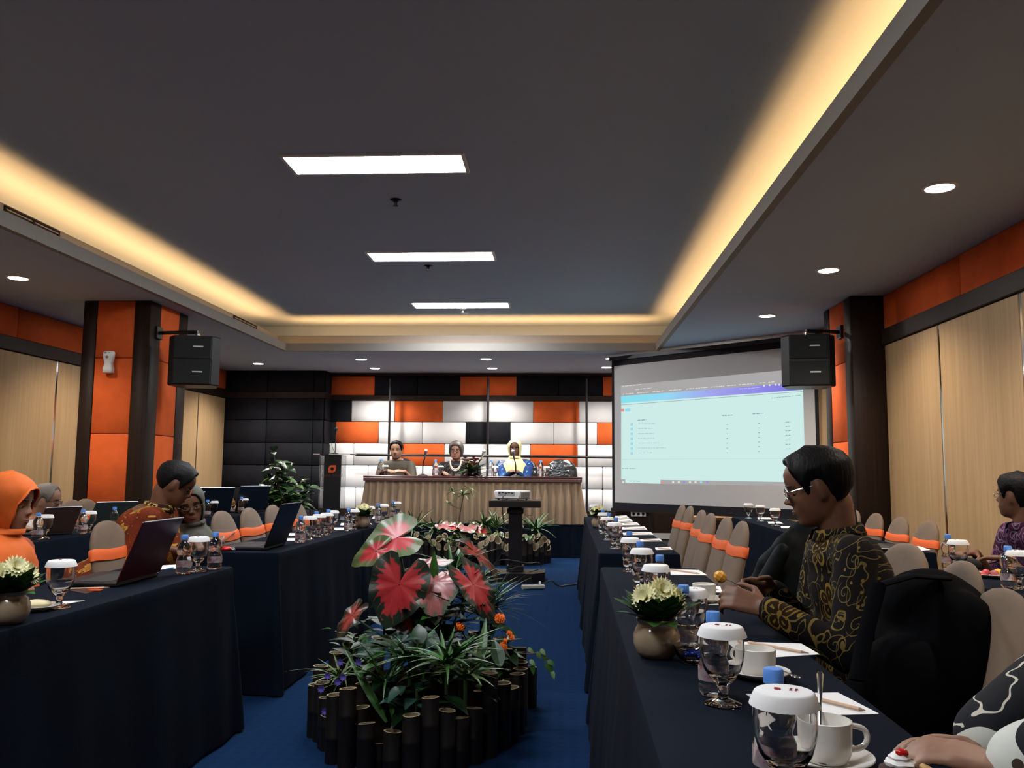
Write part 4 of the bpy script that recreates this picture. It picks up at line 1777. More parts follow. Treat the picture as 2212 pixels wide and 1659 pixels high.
for px, kind, lab in ((821, 'b', 'left of the man in the olive shirt'), (833, 's', 'before the man in the olive shirt'), (939, 'b', 'left of the necklace woman'), (952, 's', 'before the necklace woman'),
                      (1060, 'b', 'beside the flower arrangement'), (1070, 's', 'beside the flower arrangement'), (1168, 'b', 'before the empty wrapped chair'), (1181, 's', 'before the empty wrapped chair')):
    q = at(px, 1028, 12.45)
    put(kind, gsT if kind == 's' else bT, V((q.x, 12.42 if kind == 's' else 12.5, HZ+.0005)), ('goblet' if kind == 's' else 'tall water bottle')+' on the head table, '+lab, hg if kind == 's' else hb, 0, 1.0 if kind == 's' else 1.45)

# flower pots
def flower_pot(p, label, rz=0, seed=1, flowers=4):
    rnd = random.Random(seed)
    t = thing('flower_pot', label, 'flowers', p, rz, 'glazed pots of pale yellow flowers')
    b = MB()
    b.lathe([(.034, 0), (.040, .002), (.052, .015), (.058, .035), (.057, .055), (.050, .072), (.044, .079), (.046, .086), (.050, .092), (.047, .093), (.041, .084), (.046, .07), (.05, .05), (.03, .03)], n=32, cap1=True)
    b.build('pot', M_POT, t, True, 60)
    for k in range(52):
        a = k*2.4+rnd.uniform(-.3, .3)
        el = rnd.uniform(.25, 2.2)
        b = MB()
        p0 = V((math.cos(a)*.022, math.sin(a)*.022, .082))
        L = rnd.uniform(.065, .10)
        blade(b, p0, (math.cos(a), math.sin(a), el*1.1), L, rnd.uniform(.026, .036), (0, 0, 1), 5, .22)
        b.build('leaf', mat('pot_leaf', (.022, .085, .012), .45, noise_amt=.4, noise_scale=14) if k % 4 else M_GREEN2, t)
    sp = [(-.028, -.02, .145), (.012, -.012, .16), (.045, -.005, .14), (.0, .03, .15), (-.045, .02, .135)][:flowers]
    for (x, y, z) in sp:
        q = V((x, y, z))
        nrm = V((x*2.5, y*2.5-.035, .05)).normalized()
        xx = nrm.cross(V((0, 0, 1))).normalized()
        yy = nrm.cross(xx)
        f = MB()
        for ring_, (n, L, lift) in enumerate(((18, .038, .18), (15, .033, .5), (12, .024, 1.1))):
            for j in range(n):
                aa = 2*PI*j/n+ring_*.3
                d = xx*math.cos(aa)+yy*math.sin(aa)+nrm*lift
                blade(f, q, d, L, .0078, nrm, 3, -.1, .2)
        f.build('flower', M_YELLOWF, t)
        f = MB()
        f.tube([q, (x*.5, y*.5, .09)], .002, 5)
        f.build('stem', M_GREEN, t)
    return t


flower_pot(on(1419, 1419, TZ), 'beige glazed pot of pale yellow flowers on the nearest right table', 0, 1)
flower_pot(on(16, 1347, TZ), 'beige pot of yellow flowers cut by the left edge of the picture', .5, 2, 5)
flower_pot(on(783, 1140, TZ), 'beige pot of yellow flowers toward the far end of the left tables', .2, 3)
flower_pot(on(1293, 1140, TZ), 'beige pot of yellow flowers at the far end of the right tables', 1., 4, 5)


# sheets and pencils
def sheet(c4, label, group='note papers on the right aisle tables', z=TZ, m=None):
    vs = [on(x, y, z) for x, y in c4]
    c = sum(vs, V())/4
    b = MB()
    lo = [v-c for v in vs]
    b.rings([lo, [v+V((0, 0, .0012)) for v in lo]])
    o = b.build('note_paper', m or M_PAPER, None, False, loc=c)
    return tag(o, label, 'paper', group)


def pencil(a, b_, label, group='pencils on the note papers', z=TZ+.006, m=None):
    pa, pb = on(*a, z), on(*b_, z)
    d = pb-pa
    t = thing('pencil', label, 'pencil', pa, 0, group)
    b = MB()
    b.tube([V((0, 0, 0)), d*.88], .0036, 6)
    b.build('shaft', m or M_PENCIL, t, False)
    b = MB()
    b.tube([d*.88, d*.985, d], [.0036, .0012, .0004], 6)
    b.build('point', mat('pencil_point', (.25, .16, .10), .6), t, False)
    return t


sheet([(1611, 1500), (1810, 1497), (1899, 1543), (1690, 1549)], 'white note paper beside the cup with a spoon')
pencil((1762, 1508), (1870, 1535), 'natural wood pencil on the paper beside the cup with a spoon')
sheet([(1565, 1386), (1731, 1391), (1770, 1414), (1640, 1423)], 'white note paper behind the nearer white cup')
pencil((1616, 1387), (1748, 1411), 'natural wood pencil on the paper behind the nearer white cup')
sheet([(1505, 1262), (1556, 1267), (1560, 1280), (1500, 1280)], 'white note paper before the hands of the batik man')
pencil((1500, 1268), (1553, 1274), 'pencil on the paper before the hands of the batik man')
sheet([(1545, 1296), (1564, 1297), (1570, 1307), (1530, 1307)], 'white note paper edge under the hands of the batik man')
sheet([(1447, 1230), (1510, 1232), (1528, 1243), (1449, 1242)], 'white note paper at the far end of the nearest right table')
pencil((1449, 1230), (1512, 1239), 'pencil on the paper at the far end of the nearest right table')
order = ['first', 'second', 'third', 'fourth', 'fifth', 'sixth', 'seventh']
for i, (x0, x1, y) in enumerate(((1415, 1453, 1186), (1382, 1431, 1168), (1345, 1412, 1154), (1341, 1398, 1142), (1341, 1382, 1133), (1331, 1367, 1125), (1328, 1359, 1118))):
    sheet([(x0, y-3), (x1-6, y-4.5), (x1, y+1.5), (x0+2, y+2)], 'thin white note paper, '+order[i]+' from the near end of the second right table')
    pencil((x0+8, y-2.5), (x1-4, y), 'pencil on the '+order[i]+' note paper of the second right table')
for i, (x, y) in enumerate(((620, 1155), (622, 1166), (726, 1143), (740, 1133), (790, 1118))):
    sheet([(x-3, y-3), (x+24, y-3), (x+28, y+2), (x-5, y+2)], 'white note paper on the left aisle tables, '+order[i]+' beyond the open black laptop', 'note papers on the left aisle tables')
for i, (x, y) in enumerate(((1640, 1120), (1662, 1129), (1690, 1139))):
    sheet([(x-4, y-2), (x+22, y-2), (x+30, y+2), (x-2, y+2)], 'white note paper beside the '+('first', 'middle', 'third')[i]+' of the three far goblets', 'note papers on the right outer table')
sheet([(345, 1222), (382, 1220), (380, 1228), (342, 1231)], 'white card under the blue pen behind the red laptop', 'papers on the nearest left table')
pencil((360, 1229), (376, 1226), 'blue pen on the white card behind the red laptop', 'pens on the left table', TZ+.008, M_BLUECAP)
sheet([(100, 1305), (135, 1299), (183, 1298), (120, 1309)], 'white napkin under the foot of the left goblet', 'papers on the nearest left table')
sheet([(150, 1276), (200, 1268), (228, 1270), (185, 1283)], 'dark notebook with an orange sticker before the red laptop', 'papers on the nearest left table', TZ, mat('dark_notebook', (.05, .015, .012), .5))
pencil((145, 1272), (236, 1269), 'pencil across the dark notebook before the red laptop', 'pens on the left table', TZ+.010)
b = MB()
b.box((0, 0, .002), (.045, .028, .003))
tag(b.build('sticker', M_ORANGE, None, False, loc=on(205, 1276, TZ+.0015)), 'orange sticker on the dark notebook', 'sticker')


# cups, saucers, plates
def saucer(p, r, label, name='saucer', cat='plate'):
    b = MB()
    b.lathe([(r*.55, 0), (r*.6, .003), (r*.97, .013), (r, .016), (r*.99, .0175), (r*.9, .014), (r*.55, .006), (r*.2, .0055)], n=36)
    return tag(b.build(name, M_CERAM, None, True, 50, loc=p), label, cat, 'white crockery')


def cup(p, label, rz, r=.041, h=.056):
    t = thing('coffee_cup', label, 'cup', p, rz, 'white crockery')
    b = MB()
    b.lathe([(r*.72, 0), (r*.78, .002), (r*.93, .012), (r*.98, .03), (r, h), (r*.94, h+.0008), (r*.91, .03), (r*.8, .010), (r*.3, .007)], n=36)
    b.build('body', M_CERAM, t, True, 60)
    b = MB()
    hp = [V((r*.90+.032*math.sin(PI*q)**.75, 0, h*(.84-.60*q)+.004*math.sin(2*PI*q))) for q in [k_/20 for k_ in range(21)]]
    b.tube(hp, .0045, 10)
    b.build('handle', M_CERAM, t, True)
    return t


s1 = on(1640, 1463, TZ)
saucer(s1, .068, 'white saucer under the nearer white cup')
cup(s1+V((-.004, 0, .0065)), 'white cup behind the goblet, on its saucer', 2.2)
s2 = on(1785, 1652, TZ)
saucer(s2, .072, 'white saucer of the cup with a spoon, at the bottom of the picture')
cup(s2+V((0, 0, .0065)), 'white cup with a spoon standing in it', .15, .040, .062)
s3 = on(1512, 1300, TZ)
saucer(s3+V((.02, 0, 0)), .066, 'white saucer by the hands of the batik man')
cup(s3+V((.015, 0, .0065)), 'white cup behind the chocolate cupcake', 1.2)
# spoon in cup
t = thing('teaspoon', 'steel teaspoon standing in the white cup', 'spoon', s2+V((0, 0, .012)))
b = MB()
a0, a1 = V((-.012, -.01, .004)), V((.016, .075, .112))
b.tube([a0, a0*.4+a1*.6, a1*.97, a1], [.0022, .0028, .0055, .003], 8, flat=.5)
b.build('handle', M_CHROME, t)
b = MB()
b.ell(a0+V((0, -.008, .0)), (.010, .016, .004), Matrix.Rotation(.5, 3, 'X'))
b.build('spoon_bowl', M_CHROME, t)
for (p, lab) in ((s1+V((.045, -.02, .018)), 'steel teaspoon on the saucer of the nearer cup'), (s3+V((.07, -.01, .018)), 'steel teaspoon on the saucer by the batik man')):
    t = thing('teaspoon', lab, 'spoon', p)
    b = MB()
    b.tube([(-.03, .04, 0), (0, 0, .002), (.015, -.035, 0)], [.003, .0022, .0035], 6, flat=.5)
    b.build('handle', M_CHROME, t)
    b = MB()
    b.ell((.018, -.045, 0), (.009, .015, .003), Matrix.Rotation(.3, 3, 'Z'))
    b.build('spoon_bowl', M_CHROME, t)

M_CAKE = mat('chocolate_cake', (.035, .012, .006), .8, bump=.8, bump_scale=90)
M_CREAM = mat('cream', (.80, .78, .76), .5)
M_CHERRY = mat('red_jelly', (.55, .012, .01), .2)


def cupcake(p, label, cookie=False):
    t = thing('cupcake', label, 'cake', p)
    b = MB()
    b.lathe([(.02, 0), (.022, .001), (.027, .022), (.030, .028), (.027, .038), (.015, .044)], n=24)
    b.build('sponge', M_CAKE, t, True, 60)
    b = MB()
    rs = []
    for r, z in ((.012, .040), (.019, .043), (.020, .047), (.013, .051), (.014, .054), (.007, .060), (.002, .062)):
        rs.append([V((r*(1+.1*math.sin(6*2*PI*j/24+z*300))*math.cos(2*PI*j/24), r*(1+.1*math.sin(6*2*PI*j/24+z*300))*math.sin(2*PI*j/24), z)) for j in range(24)])
    b.rings(rs)
    b.build('cream', M_CREAM, t)
    b = MB()
    b.ell((.002, -.004, .060), (.009, .007, .006))
    b.build('cherry', M_CHERRY, t)
    if cookie:
        b = MB()
        b.lathe([(.018, 0), (.02, .003), (.018, .008), (.01, .01)], (.040, -.006, .03), 18, R=Matrix.Rotation(.6, 3, 'Y'))
        b.build('biscuit', mat('biscuit', (.45, .25, .09), .7), t)
        b = MB()
        b.ell((.044, -.01, .032), (.012, .012, .008))
        b.build('red_topping', M_CHERRY, t)
    return t


c1 = on(1503, 1335, TZ)
saucer(c1, .062, 'small white plate under the chocolate cupcake', 'dessert_plate')
cupcake(c1+V((-.006, 0, .006)), 'chocolate cupcake with cream and a cherry, behind the yellow flowers')
c2 = on(1966, 1738, TZ)
saucer(c2, .068, 'dessert plate at the very bottom right of the table', 'dessert_plate')
cupcake(c2+V((-.008, .01, .006)), 'creamy cupcake at the bottom edge of the picture', True)
c3 = on(78, 1318, TZ)
saucer(c3, .068, 'plate with a pastry beside the left flower pot', 'dessert_plate')
b = MB()
b.ell((0, 0, .0), (.045, .03, .014), Matrix.Rotation(.3, 3, 'Z'))
tag(b.build('pastry', mat('pastry', (.75, .65, .40), .6, bump=.5, bump_scale=60), None, loc=c3+V((0, 0, .02))), 'pale pastry on the plate beside the left flower pot', 'food')
# candy bowl
c4 = on(1498, 1432, TZ)
t = thing('candy_bowl', 'small glass bowl of blue wrapped sweets beside the flower pot', 'bowl', c4)
b = MB()
b.lathe([(.022, 0), (.026, .002), (.040, .018), (.047, .040), (.0455, .0405), (.038, .02), (.02, .006)], n=32)
b.build('bowl', M_GLASS, t, True, 60)
for k in range(7):
    b = MB()
    a = k*.9
    b.ell((.018*math.cos(a), .018*math.sin(a), .016+.004*(k % 3)), (.011, .008, .007), Matrix.Rotation(a*2, 3, 'Z'))
    tag(b.build('sweet', mat('blue_foil', (.01, .03, .22), .25, .5), None, loc=c4), 'blue wrapped sweet in the small glass bowl', 'sweet', 'sweets in the glass bowl')
# tent card beside bowl
p = on(1470, 1280, TZ)
# fruit plate right
c5 = on(2143, 1247, TZ)
saucer(c5, .085, 'white plate of sliced fruit on the right outer table', 'fruit_plate')
fr = [((-.045, 0, .014), (.022, .014, .012), (.55, .10, .10)), ((-.02, .01, .02), (.022, .016, .014), (.50, .05, .07)), ((.005, -.01, .018), (.02, .018, .014), (.35, .08, .08)), ((.028, 0, .02), (.02, .018, .018), (.75, .40, .05)), ((.048, .01, .02), (.018, .015, .016), (.70, .28, .04))]
for k, (q, r, cc) in enumerate(fr):
    b = MB()
    b.ell((0, 0, 0), r, Matrix.Rotation(k, 3, 'Z'))
    tag(b.build('fruit_slice', mat('fruit_%s' % 'abcde'[k], cc, .4), None, loc=c5+V(q)), ('pinkish red melon piece, first on the fruit plate', 'dark red fruit piece, second on the fruit plate', 'brownish red fruit piece in the middle of the fruit plate', 'bright orange fruit piece on the fruit plate', 'reddish orange fruit piece, last on the fruit plate')[k], 'fruit', 'fruit on the right plate')


# ------------------------------------------------------------------ laptops
def laptop(p, rz, tilt, mlid, label, w_=.34, h_=.225, m2=None, logo=False):
    """hinge along local X at p; keyboard runs to +Y; the lid leans back to -Y by tilt"""
    t = thing('laptop', label, 'laptop', p, rz, 'open laptops')
    b = MB()
    b.boxb(-w_/2, w_/2, 0, h_, .002, .018, .004)
    b.build('base', m2 or M_BLACK, t, True)
    R = Matrix.Rotation(tilt, 3, 'X')
    b = MB()
    b.box(V((0, 0, .018))+R @ V((0, 0, h_/2)), (w_, .008, h_), R, .003)
    lid = b.build('lid', mlid, t, True)
    b = MB()
    b.box(V((0, 0, .018))+R @ V((0, .0045, h_/2)), (w_-.02, .001, h_-.03), R)
    b.build('display', mat('laptop_display', (.01, .012, .02), .1), lid, False)
    b = MB()
    b.box((0, h_*.42, .0185), (w_-.04, h_*.5, .002), None)
    b.build('keyboard', mat('keys', (.02, .02, .02), .6), t, False)
    b = MB()
    b.tube([V((-w_/2+.004, -.003, .018))+R @ V((0, 0, h_)), V((w_/2-.004, -.003, .018))+R @ V((0, 0, h_))], .0035, 6)
    b.build('lid_edge', M_METAL, lid)
    return t


h0, h1 = on(262, 1270, TZ), on(333, 1244, TZ)
laptop((h0+h1)/2, PI/2+.02, .38, mat('wine_red_lid', (.060, .006, .010), .35), 'open laptop with a wine-red lid on the nearest left table', .36, .245)
h0, h1 = on(574, 1190, TZ), on(613, 1177, TZ)
laptop((h0+h1)/2, PI/2, .36, mat('blue_black_lid', (.004, .007, .013), .35), 'open black laptop with a silver edge on the second left table', .37, .255)
laptop((-3.44, 6.34, TZ), PI/2-.7, .75, mat('grey_green_lid', (.10, .14, .14), .4), 'grey-green notebook computer open on the left outer table', .31, .25)
laptop((-3.40, 5.6, TZ), PI/2-.4, .45, mat('brown_lid', (.05, .028, .024), .4), 'brown laptop open before the white-shirted man', .27, .19)
laptop((-3.32, 8.0, TZ), PI/2-.6, .3, mat('blue_black_lid', (.004, .007, .013), .35), 'dark laptop with a silver edge on the far left table, left of a bottle', .38, .27)
laptop((-3.28, 8.9, TZ), PI/2-.6, .3, mat('blue_black_lid', (.004, .007, .013), .35), 'dark laptop nearest the potted plant on the far left table', .38, .27)
laptop((-3.34, 7.5, TZ), PI/2-.3, .2, mat('purple_lid', (.05, .04, .09), .4), 'purple-grey laptop behind the grey-scarfed woman', .34, .23)
laptop((1.82, 5.42, TZ), -PI/2-.2, .12, M_BLACK, 'black laptop open behind the batik man', .36, .25)
sheet([(1925, 1183), (1985, 1180), (2010, 1188), (1950, 1193)], 'open notebook beside the black laptop behind the batik man', 'papers on the right outer table')
# red computer mouse with cord on left table
p = on(487, 1190, TZ)
b = MB()
b.ell((0, 0, .012), (.035, .022, .014), Matrix.Rotation(.2, 3, 'Z'))
tag(b.build('red_pouch', mat('red_plastic', (.65, .01, .015), .3), None, loc=p), 'bright red rounded case beside the open black laptop', 'case')
cord([p+V((.03, 0, .012)), p+V((.05, -.01, .02)), p+V((.055, .01, .005)), p+V((.03, .03, .005)), p+V((-.02, .03, .005))], .0025, M_WHITE, 'white cable on the red case', 'white_cable')
pencil((482, 1172), (512, 1146), 'dark stick with a pale tip held up over the table', 'pens on the left table', TZ+.05, M_BLACK)

# small bag on right outer table
b = MB()
b.ell((0, 0, .03), (.07, .05, .035))
tag(b.build('pouch', mat('black_cloth', (.008, .008, .01), .9), None, loc=on(2088, 1234, TZ)), 'small black pouch beside the fruit plate', 'pouch')
# ------------------------------------------------------------------ plants and planters
def uvset(o, vuv):
    me = o.data
    uv = me.uv_layers.new(name='UVMap')
    for lp in me.loops:
        uv.data[lp.index].uv = vuv[lp.vertex_index]


def calmat(name, red, green, rim, cover=.58):
    T = NT(name, .32, .5)
    uvn = T.n('ShaderNodeUVMap')
    s_ = T.n('ShaderNodeSeparateXYZ')
    T.put(s_.inputs[0], uvn.outputs[0])
    tc = T.n('ShaderNodeTexCoord')
    r = s_.outputs[1]
    th = T.M('ADD', s_.outputs[0], T.M('MULTIPLY', T.M('SUBTRACT', T.noise(tc.outputs['Object'], 16, 2), .5), .07))
    nz_ = T.noise(tc.outputs['Object'], 28, 4)
    tri = T.M('ABSOLUTE', T.M('SUBTRACT', T.M('FRACT', T.M('MULTIPLY', th, 21)), .5))
    lim = T.M('ADD', T.M('ADD', cover-.26, T.M('MULTIPLY', tri, .42)), T.M('MULTIPLY', nz_, .42))
    f = T.M('LESS_THAN', r, lim)
    soft = T.n('ShaderNodeMapRange')
    T.put(soft.inputs[0], T.M('SUBTRACT', lim, r))
    soft.inputs[1].default_value = -.05
    soft.inputs[2].default_value = .04
    g_ = T.mix(nz_, (*green, 1), (*rim, 1))
    redc = T.mix(T.M('MULTIPLY', nz_, .7), (*red, 1), tuple(min(1, c*1.4+.03) for c in red)+(1,))
    c = T.mix(soft.outputs[0], g_, redc)
    vein = T.M('MULTIPLY', T.M('GREATER_THAN', tri, .46), T.M('LESS_THAN', r, .93))
    c = T.mix(T.M('MULTIPLY', vein, .5), c, (min(1, red[0]*1.2), red[1]*2+.05, red[2]*2+.05, 1))
    T.put(T.b.inputs['Base Color'], c)
    return T.m


M_CAL = calmat('caladium_light', (.42, .016, .024), (.05, .12, .028), (.14, .17, .075))
M_CALD = calmat('caladium_dark', (.34, .013, .018), (.005, .017, .008), (.025, .035, .025), .66)
M_CALP = calmat('caladium_pink', (.30, .085, .085), (.05, .08, .04), (.16, .19, .14), .8)
M_CALR = calmat('caladium_red', (.26, .02, .012), (.035, .018, .01), (.05, .045, .025), .6)


def heart_leaf(parent, p, T_, N_, size, m, droop=.25, wave=.03, width=1., fold=.1, seed=0, name='leaf'):
    T_ = V(T_).normalized()
    N_ = V(N_)
    N_ = (N_-T_*N_.dot(T_)).normalized()
    S_ = T_.cross(N_)
    na, nr = 36, 7
    b = MB()
    vs, uvs, fs = [], [], []
    rnd = random.Random(seed)
    ph = rnd.uniform(0, 6)
    for i in range(na+1):
        th = -PI+2*PI*i/na
        a = abs(th)
        # heart outline, tip at th=0, notch at th=pi
        R = .60-.16*math.sin(min(a, PI/2))**1.2+.10*max(0, math.sin((a-PI/2)*1.25))
        if a < .5:
            R += .12*(1-a/.5)**1.5
        if a > 2.75:
            R *= max(.12, 1-(a-2.75)/.39*.9)
        for j in range(nr+1):
            r = j/nr
            q = R*size*r
            u = q*math.cos(th)
            v = q*math.sin(th)*width
            h = -droop*size*(u/size)**2*1.2+fold*abs(v)+wave*size*math.sin(th*7+ph)*r*r-.012*size*abs(math.sin(th*7.5))*r
            vs.append(T_*u+S_*v+N_*h)
            uvs.append(((th+PI)/(2*PI), r))
    for i in range(na):
        for j in range(nr):
            a_ = i*(nr+1)+j
            fs.append((a_, a_+nr+1, a_+nr+2, a_+1))
    b.add(vs, fs)
    o = b.build(name, m, parent, True, 80, loc=V(p)-(parent.location if parent else V()))
    uvset(o, uvs)
    return o


def stem(parent, a, b_, r=.005, m=None, bend=.05, name='stem'):
    a, b_ = V(a)-parent.location, V(b_)-parent.location
    mid = (a+b_)/2+V((0, 0, bend))
    b = MB()
    b.tube([a, a*.25+mid*.5+b_*.25+V((0, 0, 0)), b_], [r, r, r*.8], 6)
    return b.build(name, m or mat('stem_green', (.03, .06, .02), .4), parent)


M_BAMB = mat('dark_bamboo', (.008, .0055, .004), .5, noise_amt=.4, noise_scale=9, stretch=(1, 1, .25))
M_BCUT = mat('bamboo_cut', (.26, .205, .12), .7, noise_amt=.2, noise_scale=50)


def bamboo(parent, x, y, h, r=.037, slant=None, seed=0):
    b = MB()
    rnd = random.Random(seed)
    n = 18
    nodes = rnd.uniform(.25, .75)*h
    sl = slant or (rnd.uniform(-.12, .12), rnd.uniform(-.15, .05))
    def ring(rr, z, top=False):
        return [V((rr*math.cos(2*PI*j/n), rr*math.sin(2*PI*j/n), z+((sl[0]*math.cos(2*PI*j/n)+sl[1]*math.sin(2*PI*j/n))*rr if top else 0))) for j in range(n)]
    b.rings([ring(r, 0), ring(r, nodes-.006), ring(r*1.05, nodes), ring(r, nodes+.006), ring(r*.99, h, True)], True, True, False, 0)
    b.rings([ring(r*.99, h, True), ring(r*.78, h, True), ring(r*.76, h-.09 if h > .12 else h*.4)], True, False, True, 1)
    return b.build('bamboo_piece', [M_BAMB, M_BCUT], parent, True, 50, loc=V((x, y, 0))-parent.location)


def ring_y(cx, cy, a, bb, x, sgn=-1):
    k = max(-1, min(1, (x-cx)/a))
    return cy+sgn*bb*math.sqrt(max(0, 1-k*k))


CX, CY, CA, CB = -.668, 4.18, .475, .70
pl = thing('planter', 'oval planter of dark bamboo stubs standing in the aisle', 'planter', (CX, CY, 0))
tops = [(752, 1487), (771, 1527), (792, 1562), (809, 1602), (848, 1579), (889, 1544), (930, 1506), (966, 1534), (995, 1550), (1024, 1529), (1058, 1453), (1087, 1475),
        (1118, 1455), (724, 1500), (717, 1525), (700, 1545), (696, 1506), (686, 1474), (1016, 1567)]
used_a = []
for k, (px, py) in enumerate(tops):
    Y = 3.6
    for _ in range(8):
        X = at(px, py, Y).x
        Y = ring_y(CX, CY, CA, CB, X)
    if any((X-u)**2+(Y-v)**2 < .06**2 for u, v in used_a):
        Y += .075
    used_a.append((X, Y))
    z = max(.06, at(px, py, Y).z)
    bamboo(pl, X, Y, z, .036, seed=k)
n = 54
rnd = random.Random(11)
for k in range(n):
    a = 2*PI*k/n
    X, Y = CX+CA*math.cos(a), CY+CB*math.sin(a)
    if any((X-u)**2+(Y-v)**2 < .066**2 for u, v in used_a):
        continue
    used_a.append((X, Y))
    h = rnd.uniform(.2, .34) if Y > CY-.3 else rnd.uniform(.1, .26)
    bamboo(pl, X, Y, h, .036, seed=100+k)
for (px, py, Y) in ((785, 1475, 3.75), (1100, 1468, 4.25), (1040, 1492, 3.85), (694, 1436, 4.2), (724, 1424, 4.35), (739, 1500, 3.7), (1145, 1440, 4.5), (1132, 1450, 4.35)):
    p = at(px, py, Y)
    if all((p.x-u)**2+(p.y-v)**2 > .05**2 for u, v in used_a):
        bamboo(pl, p.x, Y, p.z, .036, seed=int(px))
        used_a.append((p.x, Y))
b = MB()
rs = [[V((k*CA*math.cos(2*PI*j/40), k*CB*math.sin(2*PI*j/40), z)) for j in range(40)] for k, z in ((.9, 0), (.92, .1), (.8, .15), (.3, .2))]
b.rings(rs)
b.build('soil', M_SOIL, pl)

# the caladium
g0 = V((CX+.03, CY+.05, .18))
t = thing('caladium', 'tall caladium with large red-centred leaves in the aisle planter', 'plant', g0)


def cl(px, py, Y, T_, N_, size, m, **k):
    p = at(px, py, Y)
    stem(t, g0+V((random.uniform(-.05, .05), random.uniform(-.05, .05), 0)), p, .005, bend=.04)
    heart_leaf(t, p, T_, N_, size, m, **k)


cl(858, 1161, 4.25, (-.9, -.15, -.25), (-.05, -.78, .62), .25, M_CAL, seed=1, wave=.02, droop=.1, width=1.15)
cl(812, 1190, 4.2, (-.86, -.1, -.42), (-.1, -.85, .4), .20, M_CAL, seed=2, wave=.04, width=.75)
cl(862, 1262, 4.05, (-.28, -.12, -.95), (0, -1, .2), .30, M_CALD, seed=3, wave=.03, width=1.05, droop=.1)
cl(915, 1222, 4.3, (.93, .1, .33), (-.25, -.32, .9), .22, M_CALP, seed=4, wave=.04, width=.8)
cl(1026, 1192, 4.5, (.80, .1, -.55), (.5, -.35, .75), .27, M_CALR, seed=5, wave=.05, width=.55, droop=.4)
cl(937, 1256, 4.1, (.12, -.62, -.5), (0, -.45, .9), .24, M_CALP, seed=6, wave=.04, droop=.7, width=1.2)
cl(1022, 1262, 4.1, (.58, -.1, -.78), (.65, -.72, .35), .30, M_CALD, seed=7, wave=.03, width=.65)
cl(903, 1330, 4.15, (.45, -.2, -.8), (.2, -.9, .3), .24, M_CALD, seed=8, wave=.04)
cl(760, 1330, 4.2, (-.5, -.3, -.7), (-.3, -.8, .4), .20, M_CALR, seed=9, wave=.05, width=.5)
heart_leaf(t, at(915, 1378, 3.9), (.75, -.45, -.15), (.1, -.65, .7), .13, M_TEAL, seed=10, wave=.04)
heart_leaf(t, at(868, 1392, 3.8), (-.8, -.3, -.3), (-.1, -.7, .6), .10, M_TEAL, seed=11, wave=.05)
heart_leaf(t, at(800, 1400, 3.85), (-.7, -.3, -.3), (-.1, -.7, .6), .10, M_TEAL, seed=12, wave=.05)
b = MB()
blade(b, at(938, 1262, 4.15)-g0, (-.02, 0, 1), .16, .022, (0, -1, .1), 6, .05, .5)
b.build('rolled_leaf', M_GREEN, t)
b = MB()
blade(b, at(1078, 1245, 4.0)-g0, (.1, -.2, -1), .01, .01, (0, -1, .1), 6, .05, .5)


# leaf meshes shared by the smaller plants
def leaf_mesh(name, L, w_, m, curl=.25, n=5):
    b = MB()
    blade(b, (0, 0, 0), (1, 0, 0), L, w_, (0, 0, 1), n, curl, .25)
    o = b.build(name, m, None)
    me = o.data
    bpy.data.objects.remove(o)
    return me


def inst(name, me, parent, p, d, up=(0, 0, 1), s=1.):
    d = V(d).normalized()
    up = V(up)
    if abs(up.dot(d)) > .98:
        up = V((1, 0, 0))
    y = up.cross(d).normalized()
    z = d.cross(y)
    R = Matrix((d, y, z)).transposed().to_4x4()
    o = bpy.data.objects.new(name, me)
    COL.objects.link(o)
    o.parent = parent
    mw = Matrix.Translation(V(p)) @ R @ Matrix.Scale(s, 4)
    o.matrix_local = mw
    return o


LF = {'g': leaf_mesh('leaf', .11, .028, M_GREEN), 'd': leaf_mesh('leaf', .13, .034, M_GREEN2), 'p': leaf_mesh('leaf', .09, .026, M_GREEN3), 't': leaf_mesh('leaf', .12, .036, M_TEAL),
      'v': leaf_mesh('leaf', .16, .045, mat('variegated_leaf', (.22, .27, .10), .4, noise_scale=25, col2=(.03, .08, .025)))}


def clump(px, py, Y, n, kinds, label, name='leafy_plant', spread=.12, h=.12, seed=0, s=(.7, 1.2), base=None):
    rnd = random.Random(seed)
    p = at(px, py, Y)
    t = thing(name, label, 'plant', p, 0, 'low plants in the planters')
    b = MB()
    b.tube([(0, 0, -h*.8), (0, 0, .02)], .006, 6)
    b.build('stem', mat('stem_green', (.03, .06, .02), .4), t)
    for k in range(n):
        a = rnd.uniform(0, 2*PI)
        el = rnd.uniform(-.3, .9)
        q = V((math.cos(a)*spread*rnd.uniform(.0, .6), math.sin(a)*spread*rnd.uniform(0, .6), rnd.uniform(-h*.5, h*.4)))
        inst('leaf', LF[rnd.choice(kinds)], t, q, (math.cos(a), math.sin(a), el), s=rnd.uniform(*s))
    return t


def grass(px, py, Y, n, L, label, m=None, seed=0, w_=.006, up=.9, name='spider_plant', curl=.6, spread=1.):
    rnd = random.Random(seed)
    p = at(px, py, Y)
    t = thing(name, label, 'plant', p, 0, 'grassy plants in the planters')
    b = MB()
    for k in range(n):
        a = rnd.uniform(0, 2*PI)
        d = V((math.cos(a)*spread, math.sin(a)*spread, rnd.uniform(.3, 1.6)*up))
        blade(b, (rnd.uniform(-.015, .015), rnd.uniform(-.015, .015), 0), d, L*rnd.uniform(.6, 1.1), w_*rnd.uniform(.7, 1.3), (0, 0, 1), 6, rnd.uniform(.2, 1)*curl, .4)
    o = b.build('blades', m or M_GREEN, t)
    o['kind'] = 'stuff'
    b = MB()
    b.tube([(0, 0, -.12), (0, 0, .01)], .008, 6)
    b.build('root_stem', mat('stem_green', (.03, .06, .02), .4), t)
    return t


